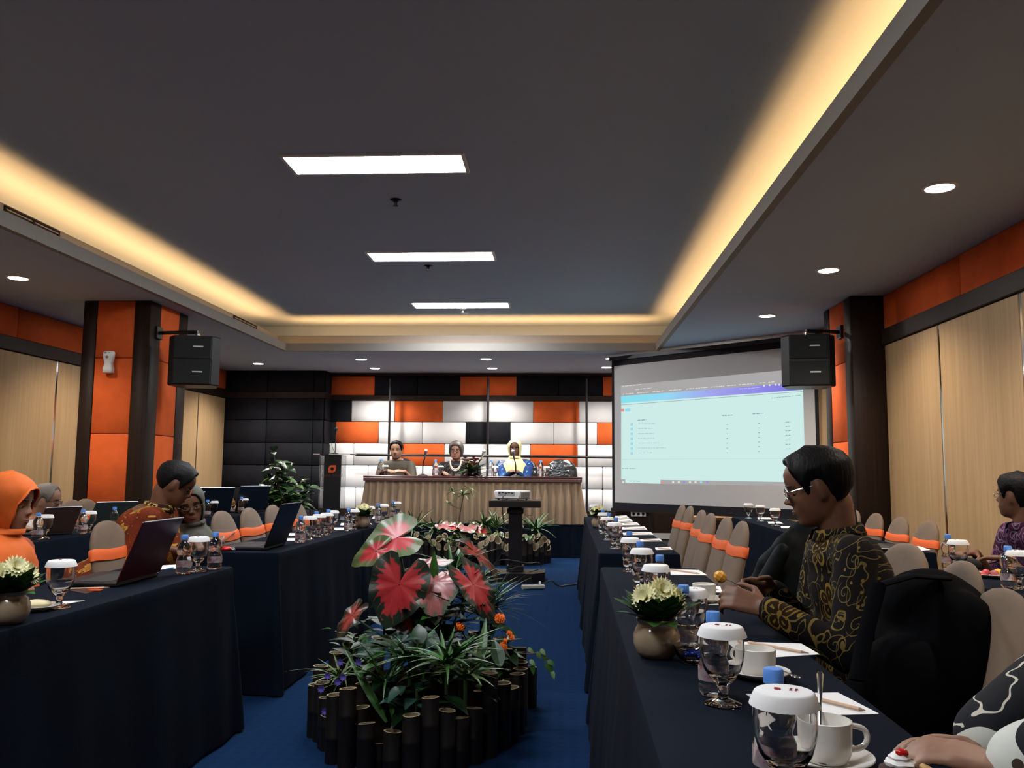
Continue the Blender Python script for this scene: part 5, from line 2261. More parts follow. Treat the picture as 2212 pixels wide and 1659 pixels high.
clump(765, 1385, 4.2, 16, 'pgp', 'small pale-edged leaves spilling over the left rim of the aisle planter', seed=1, s=(.5, .9))
clump(745, 1360, 4.4, 10, 'pg', 'curling pale-edged leaves at the far left of the aisle planter', seed=2, s=(.5, .8), spread=.16)
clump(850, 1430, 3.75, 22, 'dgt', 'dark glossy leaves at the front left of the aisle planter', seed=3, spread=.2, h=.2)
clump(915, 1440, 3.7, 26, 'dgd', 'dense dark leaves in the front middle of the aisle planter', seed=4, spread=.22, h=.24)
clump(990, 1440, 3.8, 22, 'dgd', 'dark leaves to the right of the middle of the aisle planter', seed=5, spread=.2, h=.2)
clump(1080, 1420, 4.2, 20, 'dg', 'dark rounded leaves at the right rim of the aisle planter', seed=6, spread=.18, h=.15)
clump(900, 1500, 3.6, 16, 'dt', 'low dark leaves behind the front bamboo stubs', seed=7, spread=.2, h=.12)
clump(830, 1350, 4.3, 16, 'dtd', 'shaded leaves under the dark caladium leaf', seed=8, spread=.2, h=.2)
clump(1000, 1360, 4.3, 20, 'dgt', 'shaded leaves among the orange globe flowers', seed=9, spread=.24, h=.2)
grass(1000, 1290, 4.3, 46, .30, 'fine grassy tuft behind the caladium in the aisle planter', seed=1, w_=.005)
grass(1060, 1320, 4.3, 60, .25, 'arching grass at the right of the aisle planter', M_TEAL, seed=2, w_=.005, curl=.9, up=1.1)
grass(965, 1435, 3.6, 34, .24, 'spiky pale green tuft in the front of the aisle planter', seed=3, w_=.010)
grass(1005, 1465, 3.6, 24, .22, 'striped arching blades at the front right of the aisle planter', M_GREEN3, seed=4, w_=.009, curl=.8)
grass(830, 1480, 3.65, 22, .26, 'long narrow blades at the front left of the aisle planter', seed=5, w_=.007, up=1.4)
grass(735, 1465, 4.0, 26, .22, 'pale blades with violet flowers at the left of the aisle planter', M_GREEN3, seed=6, w_=.006, up=.6)
grass(980, 1240, 4.45, 30, .22, 'bright green spray of leaves above the aisle planter', seed=7, w_=.012, up=1.2)
grass(905, 1330, 4.4, 30, .3, 'grass between the caladium stems', M_GREEN2, seed=8, w_=.007, up=1.2)
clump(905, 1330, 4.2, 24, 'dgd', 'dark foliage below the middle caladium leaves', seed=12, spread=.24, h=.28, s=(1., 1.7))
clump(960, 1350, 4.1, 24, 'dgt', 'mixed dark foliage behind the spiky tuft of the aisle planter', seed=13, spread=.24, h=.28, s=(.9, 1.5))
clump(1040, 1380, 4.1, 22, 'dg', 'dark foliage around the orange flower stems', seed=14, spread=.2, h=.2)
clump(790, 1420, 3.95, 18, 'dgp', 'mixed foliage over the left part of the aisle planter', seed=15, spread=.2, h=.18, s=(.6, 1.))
grass(1040, 1330, 4.2, 40, .26, 'green upright grass at the right of the caladium', seed=9, w_=.007, up=1.4)
grass(885, 1430, 3.7, 30, .22, 'fine tuft low in the front middle of the aisle planter', seed=10, w_=.006)
# one bright sword leaf
t = thing('iris_plant', 'long sword-shaped leaves in the front left of the aisle planter', 'plant', at(835, 1560, 3.62))
q0 = t.location
for (a, b_, w_) in (((835, 1560), (740, 1395), .017), ((1035, 1440), (1052, 1330), .02), ((1080, 1440), (1068, 1375), .03), ((850, 1560), (835, 1440), .012), ((828, 1500), (812, 1430), .012)):
    pa, pb = at(*a, 3.62), at(*b_, 3.75)
    b = MB()
    blade(b, pa-q0, pb-pa, (pb-pa).length, w_, (.2, -1, .2), 6, .12, .35)
    b.build('leaf', M_GREEN if w_ < .03 else M_GREEN2, t)
# orange globe flowers
M_OFL = mat('orange_petals', (.85, .20, .02), .6, bump=1., bump_scale=150)
t = thing('globe_flower_plant', 'plant with round orange flower heads at the right of the aisle planter', 'plant', at(1040, 1400, 4.15))
for px, py, r in ((1080, 1336, .024), (993, 1355, .024), (1087, 1396, .019), (1105, 1377, .014), (1100, 1368, .013), (1092, 1384, .012)):
    p = at(px, py, 4.0)-t.location
    b = MB()
    for k in range(60):
        z = 1-2*(k+.5)/60
        a = k*2.39996
        d = V((math.sqrt(1-z*z)*math.cos(a), math.sqrt(1-z*z)*math.sin(a), z))
        blade(b, p+d*r*.5, d, r*.6, r*.28, d.cross(V((.3, .5, .8))), 2, .1, .3)
    b.ell(p, r*.75)
    b.build('flower_head', M_OFL, t)
    b = MB()
    b.tube([p, p*.4+V((0, 0, -.05)), V((0, 0, -.15))], .003, 5)
    b.build('stem', mat('stem_green', (.03, .06, .02), .4), t)
for k in range(26):
    a = k*2.4
    inst('leaf', LF['g'], t, V((.1*math.cos(a), .06*math.sin(a), -.03*(k % 3))), (math.cos(a), math.sin(a), .3), s=.6)
# violet flowers
t = thing('violet_flower_plant', 'little violet flowers hanging over the left rim of the aisle planter', 'plant', at(715, 1470, 3.9))
M_VIO = mat('violet_petal', (.10, .07, .38), .6)
for px, py in ((730, 1473), (741, 1462), (694, 1488), (702, 1536), (735, 1430), (775, 1430), (708, 1460)):
    p = at(px, py, 3.72 if py < 1500 else 3.66)-t.location
    b = MB()
    for j in range(8):
        a = j*PI/4
        blade(b, p, (math.cos(a), -.4, math.sin(a)), .018, .006, (0, -1, 0), 2, .1)
    b.build('flower', M_VIO, t)
    b = MB()
    b.tube([p, V((.02, .05, -.02))], .0015, 4)
    b.build('stem', M_GREEN3, t)
# trailing plant right
t = thing('trailing_plant', 'small plant trailing out over the right rim of the aisle planter', 'plant', at(1125, 1410, 4.1))
P = [at(1120, 1412, 4.1), at(1150, 1412, 4.05), at(1170, 1408, 4.0), at(1182, 1425, 4.0), at(1192, 1450, 4.0)]
b = MB()
b.tube([p-t.location for p in P], .0025, 5)
b.build('runner', mat('red_stem', (.16, .06, .04), .5), t)
for k, (px, py, g_) in enumerate(((1160, 1408, 'p'), (1168, 1402, 'p'), (1176, 1412, 'p'), (1182, 1425, 'g'), (1186, 1435, 'g'), (1192, 1448, 'g'), (1178, 1432, 'g'), (1145, 1425, 'p'), (1150, 1435, 'g'), (1140, 1400, 'p'))):
    inst('leaf', LF[g_], t, at(px, py, 4.0)-t.location, (.5-.2*(k % 3), -.3, -.8+.5*(k % 2)), (0, -1, .3), s=.42)

# stage planter
SX, SYP, SA, SB = -1.12, 11.42, .95, .40
pl = thing('planter', 'long oval planter of slant-cut bamboo stubs in front of the stage', 'planter', (SX, SYP, 0))
ua = []
for k, (px, py) in enumerate(((902, 1179), (912, 1170), (924, 1163), (935, 1172), (945, 1180), (966, 1180), (1016, 1180), (1027, 1185), (1039, 1179), (1051, 1170), (1063, 1162), (1076, 1167), (1087, 1179), (1097, 1182), (1133, 1161),
                              (1144, 1167), (1150, 1175), (1158, 1181), (1168, 1174), (1175, 1165), (892, 1186), (980, 1184), (1005, 1186), (1110, 1184), (1122, 1176))):
    Y = 11.2
    for _ in range(6):
        X = at(px, py, Y).x
        Y = ring_y(SX, SYP, SA, SB, X)
    if any((X-u)**2+(Y-v)**2 < .07**2 for u, v in ua):
        Y += .09
    ua.append((X, Y))
    bamboo(pl, X, Y, at(px, py, Y).z, .042, ((-.5, .5, .2, -.2)[k % 4], 1.1), seed=300+k)
n = 66
for k in range(n):
    a = 2*PI*k/n
    X, Y = SX+SA*math.cos(a), SYP+SB*math.sin(a)
    if any((X-u)**2+(Y-v)**2 < .078**2 for u, v in ua):
        continue
    bamboo(pl, X, Y, rnd.uniform(.16, .22) if Y < SYP else rnd.uniform(.2, .34), .042, (rnd.uniform(-.4, .4), 1.), seed=400+k)
b = MB()
rs = [[V((k*SA*math.cos(2*PI*j/40), k*SB*math.sin(2*PI*j/40), z)) for j in range(40)] for k, z in ((.9, 0), (.92, .08), (.8, .13), (.3, .16))]
b.rings(rs)
b.build('soil', M_SOIL, pl)
t = thing('caladium', 'low red and green caladium in the stage planter', 'plant', at(1000, 1165, 11.35))
g0 = t.location.copy()
for k, (px, py, T_, s_, m_) in enumerate(((985, 1140, (-.9, -.3, .05), .34, M_CAL), (1010, 1138, (.2, -.9, -.1), .34, M_CALP), (1030, 1143, (.9, -.3, -.25), .36, M_CAL), (965, 1137, (-.9, .1, .1), .3, M_CALP), (1003, 1146, (0, -1, -.2), .26, M_CAL))):
    p = at(px, py, 11.2)
    stem(t, g0, p, .005)
    heart_leaf(t, p, T_, (0, -.3, .95), s_, m_, seed=20+k, wave=.05)
clump(985, 1163, 11.15, 26, 'v', 'pale variegated foliage left of the middle of the stage planter', seed=21, spread=.3, h=.12, s=(.6, .9))
clump(1018, 1160, 11.15, 22, 'v', 'pale variegated foliage in the middle of the stage planter', seed=22, spread=.3, h=.12, s=(.5, .8))
clump(1085, 1155, 11.2, 18, 'pv', 'small yellow-green plant right of the middle of the stage planter', seed=23, spread=.25, h=.1, s=(.6, .9))
clump(925, 1158, 11.3, 16, 'dg', 'dark leaves at the left of the stage planter', seed=24, spread=.3, h=.2, s=(1, 1.5))
clump(1145, 1150, 11.3, 16, 'gd', 'green leaves at the right of the stage planter', seed=25, spread=.25, h=.2, s=(1, 1.5))
grass(893, 1143, 11.3, 30, .42, 'pale arching blades at the left end of the stage planter', M_GREEN3, seed=31, w_=.012)
grass(940, 1150, 11.4, 26, .35, 'grassy tuft at the left of the stage planter', seed=32, w_=.014)
grass(1045, 1140, 11.4, 40, .36, 'dark spiky tuft in the middle of the stage planter', seed=33, w_=.014)
grass(1072, 1143, 11.3, 40, .34, 'yellow-green fine tuft in the stage planter', M_GREEN3, seed=34, w_=.008, up=1.5)
grass(1157, 1146, 11.35, 34, .42, 'green tuft at the right end of the stage planter', seed=35, w_=.012)
t = thing('dracaena', 'thin-stemmed dracaena rising from the stage planter before the gold skirt', 'plant', at(992, 1165, 11.5))
P = [at(990, 1160, 11.5), at(992, 1120, 11.5), at(1001, 1070, 11.5)]
b = MB()
b.tube([p-t.location for p in P], [.012, .009, .006], 6)
b.tube([at(996, 1100, 11.5)-t.location, at(970, 1090, 11.5)-t.location], .004, 5)
b.build('stem', mat('brown_stem', (.06, .04, .025), .7), t)
rnd = random.Random(5)
for (px, py, n, L) in ((1000, 1070, 26, .17), (1008, 1055, 12, .15), (978, 1062, 14, .13), (968, 1088, 9, .1)):
    p = at(px, py, 11.5)-t.location
    for k in range(n):
        a = rnd.uniform(0, 2*PI)
        b = MB()
        blade(b, p, (math.cos(a), .5*math.sin(a), rnd.uniform(-.2, .8)), L*rnd.uniform(.8, 1.2), .011, (0, 0, 1), 4, .6, .3)
        b.build('leaf', M_GREEN3, t)

# potted plant by the lectern
PX = at(602, 1050, 11.55)
t = thing('potted_plant', 'tall bushy potted plant with broad glossy leaves before the dark corner', 'plant', (PX.x, 11.55, 0))
b = MB()
b.lathe([(.13, 0), (.15, .01), (.19, .3), (.2, .32), (.18, .32), (.17, .28)], n=28)
b.build('pot', mat('dark_pot', (.02, .018, .018), .5), t)
rnd = random.Random(9)
branches = [[(602, 1100), (600, 1050), (592, 975)], [(602, 1100), (612, 1050), (607, 1000)], [(604, 1100), (625, 1060), (652, 1040)], [(602, 1100), (640, 1080), (668, 1050)],
            [(600, 1100), (580, 1080), (568, 1050)], [(600, 1105), (575, 1095), (560, 1085)], [(604, 1105), (640, 1095), (655, 1088)], [(602, 1105), (605, 1060), (625, 1010)], [(602, 1100), (590, 1060), (575, 1020)],
            [(600, 1105), (585, 1075), (575, 1070)], [(600, 1105), (615, 1085), (622, 1075)], [(600, 1105), (560, 1100), (545, 1095)], [(600, 1105), (590, 1090), (590, 1040)], [(604, 1100), (622, 1085), (640, 1072)], [(600, 1100), (606, 1060), (618, 1040)]]
LB = [leaf_mesh('leaf', .20, .058, mat('broad_leaf', (.03, .08, .02), .35, noise_scale=10, col2=(.008, .03, .012)), .35), leaf_mesh('leaf', .17, .05, mat('broad_leaf_pale', (.17, .28, .09), .35, noise_scale=10, col2=(.05, .12, .04)), .3)]
for i, br in enumerate(branches):
    P = [V((0, 0, .3))]+[at(x, y, 11.55+rnd.uniform(-.15, .1))-t.location for x, y in br[1:]]
    b = MB()
    b.tube(P, [.012, .009, .004], 6)
    b.build('branch', mat('brown_stem', (.06, .04, .025), .7), t)
    for k in range(24):
        q = k/23
        p = P[0].lerp(P[1], q*2) if q < .5 else P[1].lerp(P[2], q*2-1)
        if p.z < .55:
            p.z += rnd.uniform(.1, .4)
        a = rnd.uniform(0, 2*PI)
        inst('leaf', LB[0 if rnd.random() < .68 else 1], t, p, (math.cos(a), math.sin(a)*.8, rnd.uniform(-.3, .9)), (0, -.3, 1), s=rnd.uniform(.6, 1.1))
# ------------------------------------------------------------------ people
HH = .235      # head height, chin to crown


def lerp_tab(tab, z):
    for (a, va), (b_, vb) in zip(tab, tab[1:]):
        if z <= b_:
            q = (z-a)/(b_-a) if b_ > a else 0
            q = max(0, min(1, q))
            q = q*q*(3-2*q)*.5+q*.5
            return va+(vb-va)*q
    return tab[-1][1]


FRONT = [(0, .26), (.05, .345), (.10, .375), (.155, .355), (.2, .375), (.235, .365), (.27, .385), (.33, .36), (.42, .355), (.5, .345), (.58, .385), (.66, .392), (.76, .375), (.86, .30), (.94, .19), (1., .0)]
BACK = [(0, .02), (.08, .10), (.18, .18), (.3, .30), (.42, .40), (.55, .455), (.7, .46), (.82, .40), (.91, .29), (.97, .16), (1., .0)]
HALF = [(0, .10), (.05, .17), (.12, .225), (.22, .265), (.32, .29), (.42, .31), (.52, .322), (.62, .33), (.72, .325), (.82, .285), (.9, .215), (.96, .13), (1., .0)]


def hsurf(z, a, off=0.):
    """point on the skull: z 0 chin .. 1 crown, a angle from straight ahead; off in metres outward"""
    f, bk, h = lerp_tab(FRONT, z), lerp_tab(BACK, z), lerp_tab(HALF, z)
    ca, sa = math.cos(a), math.sin(a)
    ex = .88
    y = (f if ca > 0 else bk)*math.copysign(abs(ca)**ex, ca)
    x = h*math.copysign(abs(sa)**ex, sa)
    aa = abs(math.atan2(sa, ca))
    # eye sockets, mouth, cheeks
    y -= .030*math.exp(-((aa-.42)/.16)**2-((z-.5)/.045)**2)
    y += .018*math.exp(-((aa-.62)/.25)**2-((z-.36)/.08)**2)
    y += .014*math.exp(-(aa/.2)**2-((z-.235)/.05)**2)
    p = V((x, y, z))*HH
    if off:
        n = V((x/max(h, .02), y/max(f if ca > 0 else bk, .02)*.9, (z-.45)*1.8))
        n.normalize()
        p += n*off
    return p


def frames(fwd_deg, pitch_deg=0, roll_deg=0):
    """head frame: x right, y forward, z up; fwd_deg is the heading measured from +X"""
    R = Matrix.Rotation(rad(fwd_deg-90), 3, 'Z') @ Matrix.Rotation(rad(pitch_deg), 3, 'X') @ Matrix.Rotation(rad(roll_deg), 3, 'Y')
    return R


def head_into(b, C, R, female=False, fat=1., n=44):
    """C: chin point origin of head frame"""
    rs = []
    zs = [0, .02, .05, .08, .11, .14, .17, .2, .225, .25, .275, .30, .33, .36, .4, .44, .47, .5, .53, .56, .6, .65, .7, .76, .82, .87, .91, .945, .97, .99, .999]
    for z in zs:
        ring = []
        for j in range(n):
            p = hsurf(z, 2*PI*j/n)
            if z < .45:
                p.x *= fat
            ring.append(C+R @ p)
        rs.append(ring)
    b.rings(rs)
    # nose
    k = .85 if female else 1.
    prof = [(.555, .008, .012), (.50, .013, .013), (.44, .022*k, .0155), (.395, .031*k, .020), (.37, .030*k, .022), (.35, .018*k, .018), (.335, .004, .012)]
    rs = []
    for z, pr_, w2 in prof:
        y0 = lerp_tab(FRONT, z)*HH
        ring = []
        for j in range(12):
            a = 2*PI*j/12
            yy = (y0-.012)+(pr_+.012)*max(-.2, math.cos(a))
            ring.append(C+R @ V((w2*k*math.sin(a)*(1.15-.35*max(0, math.cos(a))), yy, z*HH)))
        rs.append(ring)
    b.rings(rs)
    for s_ in (-1, 1):
        # nostril wings, ears
        b.ell(C+R @ V((s_*.0125*k, lerp_tab(FRONT, .365)*HH+.012*k, .368*HH)), (.0078, .010, .0075), R)
        Re = R @ Matrix.Rotation(s_*-.35, 3, 'Z') @ Matrix.Rotation(-.15, 3, 'X')
        ec = V((s_*(HALF[5][1]*HH+.004), -.004, .455*HH))
        b.ell(C+R @ ec, (.008, .017, .031), Re, 12, 8)
        b.ell(C+R @ (ec+V((s_*.001, .004, -.022))), (.006, .010, .012), Re, 10, 6)
        rr = []
        for j in range(9):
            a = rad(-60+j*30)
            rr.append(C+R @ (ec+Matrix.Rotation(s_*-.35, 3, 'Z') @ V((s_*.007, -.017*math.cos(a-PI/2)*1.0, .029*math.sin(a+PI/2-.9)))))
        # lips
    for z, r in ((.252, .0052), (.222, .0062)):
        pts = [C+R @ (hsurf(z-.006*abs(q)*1.2, q*.30)+V((0, .0008, 0))) for q in (-1, -.6, -.2, 0, .2, .6, 1)]
        b.tube(pts, [r*.35, r*.8, r, r*.85, r, r*.8, r*.35], 8)


def remesh(b, name, m, parent, voxel, smooth_it=4, origin=V(), factor=.5):
    me = bpy.data.meshes.new('tmp')
    me.from_pydata([tuple(v-origin) for v in map(V, b.v)], [], b.f)
    bm = bmesh.new()
    bm.from_mesh(me)
    bmesh.ops.recalc_face_normals(bm, faces=bm.faces)
    bm.to_mesh(me)
    bm.free()
    o = bpy.data.objects.new('tmp', me)
    COL.objects.link(o)
    md = o.modifiers.new('r', 'REMESH')
    md.mode = 'VOXEL'
    md.voxel_size = voxel
    if smooth_it:
        md = o.modifiers.new('s', 'SMOOTH')
        md.factor = factor
        md.iterations = smooth_it
    dg = bpy.context.evaluated_depsgraph_get()
    me2 = bpy.data.meshes.new_from_object(o.evaluated_get(dg))
    bpy.data.objects.remove(o)
    bpy.data.meshes.remove(me)
    me2.name = name
    me2.materials.clear()
    me2.materials.append(m)
    me2.shade_smooth()
    o = bpy.data.objects.new(name, me2)
    COL.objects.link(o)
    if parent:
        o.parent = parent
    return o


def ik(a, c, l1, l2, hint):
    d = c-a
    L = min(d.length, (l1+l2)*.995)
    u = d.normalized()
    x = (l1*l1-l2*l2+L*L)/(2*L)
    h = math.sqrt(max(0, l1*l1-x*x))
    hv = hint-u*hint.dot(u)
    hv.normalize()
    return a+u*x+hv*h


def hand_into(b, wr, d, nrm, side, curl=.6, s=1., spread=1., thumb=1.):
    """palm runs from the wrist along d; nrm points out of the BACK of the hand; side = +1 thumb on d x nrm side"""
    d = V(d).normalized()
    nrm = V(nrm)
    nrm = (nrm-d*nrm.dot(d)).normalized()
    t = d.cross(nrm)*side
    P = lambda x, y, z: wr+(d*x+t*y+nrm*z)*s
    # palm
    for y in (-.028, -.009, .010, .028):
        b.cap(P(.005, y*.6, 0), P(.085, y, .002), .0145*s, .0125*s, 10)
    L = {-.030: (.028, .020, .018), -.010: (.036, .025, .020), .010: (.040, .028, .021), .030: (.036, .025, .020)}
    for y, segs in L.items():
        p = P(.085, y, .002)
        ang = curl*.35
        for k, l in enumerate(segs):
            dirv = (d*math.cos(ang)-nrm*math.sin(ang)+t*(y*3*spread)).normalized()
            q = p+dirv*l*s
            r0 = (.0092, .0085, .0078)[k]*s
            b.cap(p, q, r0, r0*.92, 8)
            p = q
            ang += curl*(.9, .7, .5)[k]
    p = P(.018, .028, -.004)
    a1 = (d*.55+t*.75-nrm*.3*thumb).normalized()
    a2 = (d*.9+t*.25-nrm*.35*thumb).normalized()
    q = p+a1*.040*s
    b.cap(p, q, .0135*s, .011*s, 8)
    r_ = q+a2*.030*s
    b.cap(q, r_, .0105*s, .0095*s, 8)
    b.cap(r_, r_+(a2-t*.2).normalized()*.022*s, .0095*s, .008*s, 8)


M_SKIN = {}
def skin(name, col):
    return mat(name, col, .5, spec=.35, noise_amt=.12, noise_scale=30, sss=.08)


M_HAIRB = mat('black_hair', (.0025, .002, .0025), .5, spec=.15, bump=.7, bump_scale=130, stretch=(1, 1, .15))
M_HAIRG = mat('grey_hair', (.13, .11, .095), .6, bump=.6, bump_scale=120)
M_HAIRD = mat('dark_grey_hair', (.055, .045, .042), .5, bump=.6, bump_scale=120)


def hair(parent, C, R, m, style='short', O=V()):
    b = MB()
    n, mm = 72, 16
    rs = []
    for i in range(mm+1):
        t = i/mm
        ring = []
        for j in range(n):
            a = -PI+2*PI*j/n
            aa = abs(a)
            if style == 'short':
                z0 = .80 if aa < .62 else (.80-(aa-.62)*1.15 if aa < .90 else (.48 if aa < 1.16 else (.60 if aa < 1.75 else .22)))
                # smooth the steps
                z0 = lerp_tab([(0, .85), (.5, .84), (.72, .77), (.90, .66), (1.02, .55), (1.12, .40), (1.25, .42), (1.36, .57), (1.62, .58), (1.85, .34), (2.2, .22), (PI, .19)], aa)
            elif style == 'receding':
                z0 = lerp_tab([(0, .90), (.4, .88), (.75, .84), (.95, .62), (1.12, .44), (1.25, .46), (1.36, .57), (1.62, .58), (1.85, .36), (2.2, .24), (PI, .2)], aa)
            else:      # bob
                z0 = lerp_tab([(0, .76), (.4, .74), (.7, .60), (.95, .36), (1.15, .16), (1.5, .08), (2.2, .06), (PI, .06)], aa)
            z = z0+(1-z0)*t**.85
            off = (.013 if style != 'bob' else .022)*min(1, t*4+.0)**.6+.0005
            if style == 'short' and aa < .9:
                off += .006*math.exp(-((t-.25)/.25)**2)
            if t == 0:
                off = -.004
            p = hsurf(min(.999, z), a, off)
            ring.append(C+R @ p-O)
        rs.append(ring)
    b.rings(rs, True, False, True)
    return b.build('hair', m, parent, True, 60)


def hijab(parent, C, R, neck, m, O=V(), cape=.22, fwd=V((0, -1, 0)), flat=.72, drop=.30, brim=.0, open_=.78):
    """hood round the face and a cape over the shoulders, one mesh"""
    b = MB()
    n, mm = 64, 14
    rs = []
    for i in range(mm+1):
        t = i/mm
        ring = []
        for j in range(n):
            a = -PI+2*PI*j/n
            aa = abs(a)
            z0 = lerp_tab([(0, open_+.02), (.35, open_), (.62, open_-.12), (.80, .50), (.92, .28), (1.02, .08), (1.2, .0), (PI, .0)], aa)
            z = z0+(1-z0)*t
            off = .016+.008*math.sin(a*3+z*5)*.3
            if t < .07:
                off = .010+brim*(1 if aa < .9 else 0)
            ring.append(C+R @ (hsurf(min(.999, z), a, off)+V((0, 0, .0)))-O)
        rs.append(ring)
    b.rings(rs, True, False, True)
    # cape: rings from under the jaw down to the chest
    rs = []
    R0 = Matrix.Rotation(math.atan2(fwd.y, fwd.x)-PI/2, 3, 'Z')
    jaw = C+R @ V((0, .0, .10*HH))
    lv = [(jaw, R, .070, .088, 0, 0), (jaw+R @ V((0, -.008, -.022)), R, .079, .092, 0, 0), (jaw.lerp(neck, .6), R0, .080, .088, 0, 0), (neck, R0, .092, .094, -.01, 0),
          (neck, R0, .125, .115, -.035, .1), (neck, R0, .165, .132, -.06, .3), (neck, R0, cape*.95, .148, -.11, .6), (neck, R0, cape, .158, -drop*.75, .9), (neck, R0, cape*1.02, .162, -drop, 1.)]
    for i, (c0, RR_, rx, ry, dz, k) in enumerate(lv):
        ring = []
        for j in range(n):
            a = 2*PI*j/n
            fold = 1+.045*math.sin(a*9+i*.9)*min(1, .25+k)
            zz = dz*(1-.35*k*(1-max(0, math.cos(a))))
            ring.append(c0+RR_ @ V((rx*math.sin(a)*fold, ry*math.cos(a)*fold, 0))+V((0, 0, zz-.055*abs(math.sin(a))**2*min(1, k*1.6)))-O)
        rs.append(ring)
    b.rings(rs, True, False, False)
    o = b.build('headscarf', m, parent, True, 80)
    md = o.modifiers.new('solid', 'SOLIDIFY')
    md.thickness = .003
    return o


def glasses(parent, C, R, m, O=V(), r=(.024, .016), low=0.):
    b = MB()
    z0 = .50*HH-low
    y0 = lerp_tab(FRONT, .5)*HH+.019
    for s_ in (-1, 1):
        c0 = V((s_*.032, y0-.004, z0))
        pts = [C+R @ (c0+V((r[0]*math.cos(a), -.004*math.cos(a)*s_, r[1]*math.sin(a))))-O for a in [2*PI*j/22 for j in range(23)]]
        b.tube(pts, .0013, 6)
        b.tube([C+R @ V((s_*.056, y0-.01, z0+.004))-O, C+R @ V((s_*.072, y0-.03, z0+.006))-O, C+R @ V((s_*.076, .0, z0+.008))-O, C+R @ V((s_*.074, -.015, z0-.006))-O], .0019, 6)
    b.tube([C+R @ V((-.009, y0-.001, z0+.003))-O, C+R @ V((0, y0+.002, z0+.005))-O, C+R @ V((.009, y0-.001, z0+.003))-O], .0013, 6)
    o = b.build('glasses', m, parent)
    for s_ in (-1, 1):
        b = MB()
        c0 = V((s_*.032, y0-.004, z0))
        b.rings([[C+R @ (c0+V((r[0]*.95*math.cos(a), -.004*math.cos(a)*s_, r[1]*.95*math.sin(a))))+R @ V((0, yy, 0))-O for a in [2*PI*j/18 for j in range(18)]] for yy in (-.0006, .0006)])
        b.build('lens', mat('lens_glass', (1, 1, 1), .0, trans=1., ior=1.1, spec=.6), o)
    return o


def face_bits(parent, C, R, O, brow_m, lid=.6, lip_m=None, eye_r=.0115, mouth_open=0.):
    for s_ in (-1, 1):
        c0 = V((s_*.031, lerp_tab(FRONT, .5)*HH-.0135, .5*HH))
        b = MB()
        b.ell(C+R @ c0-O, eye_r, R, 16, 10)
        e = b.build('eye', mat('eye_white', (.55, .53, .50), .2), parent)
        b = MB()
        gz = -.002-lid*.004
        b.ell(C+R @ (c0+V((0, eye_r*.62, gz)))-O, (.0055, .0055, .0055), R, 12, 8)
        b.build('iris', mat('dark_iris', (.01, .006, .004), .1), e)
        b = MB()      # upper lid
        rs = []
        for i in range(6):
            el = rad(75-i*(75-(20-lid*40))/5)
            rs.append([C+R @ (c0+V(((eye_r+.0012)*math.cos(el)*math.sin(az), (eye_r+.0012)*math.cos(el)*math.cos(az), (eye_r+.0012)*math.sin(el))))-O for az in [rad(-80+k*16) for k in range(11)]])
        b.rings(rs, False, False, False)
        b.build('eyelid', parent.get('skin_m') or SKM[0], e)
        b = MB()
        pts = [C+R @ (hsurf(.585+.012*math.cos((q-.35)*2.2), s_*(.13+q*.52), .0015))-O for q in (0, .25, .5, .75, 1)]
        b.tube(pts, [.0016, .0028, .003, .0022, .0010], 6)
        b.build('eyebrow', brow_m, parent)
    b = MB()
    lm = lip_m or mat('lip_brown', (.10, .038, .028), .5)
    for z, r in ((.2515-mouth_open*.0, .0050), (.222-mouth_open, .0058)):
        pts = [C+R @ (hsurf(z-.007*abs(q)*(1 if z > .23 else -.6), q*.29)+V((0, .0009, 0)))-O for q in (-1, -.6, -.2, 0, .2, .6, 1)]
        b.tube(pts, [r*.3, r*.75, r, r*.85, r, r*.75, r*.3], 8)
    b.build('lips', lm, parent)


SKM = [None]


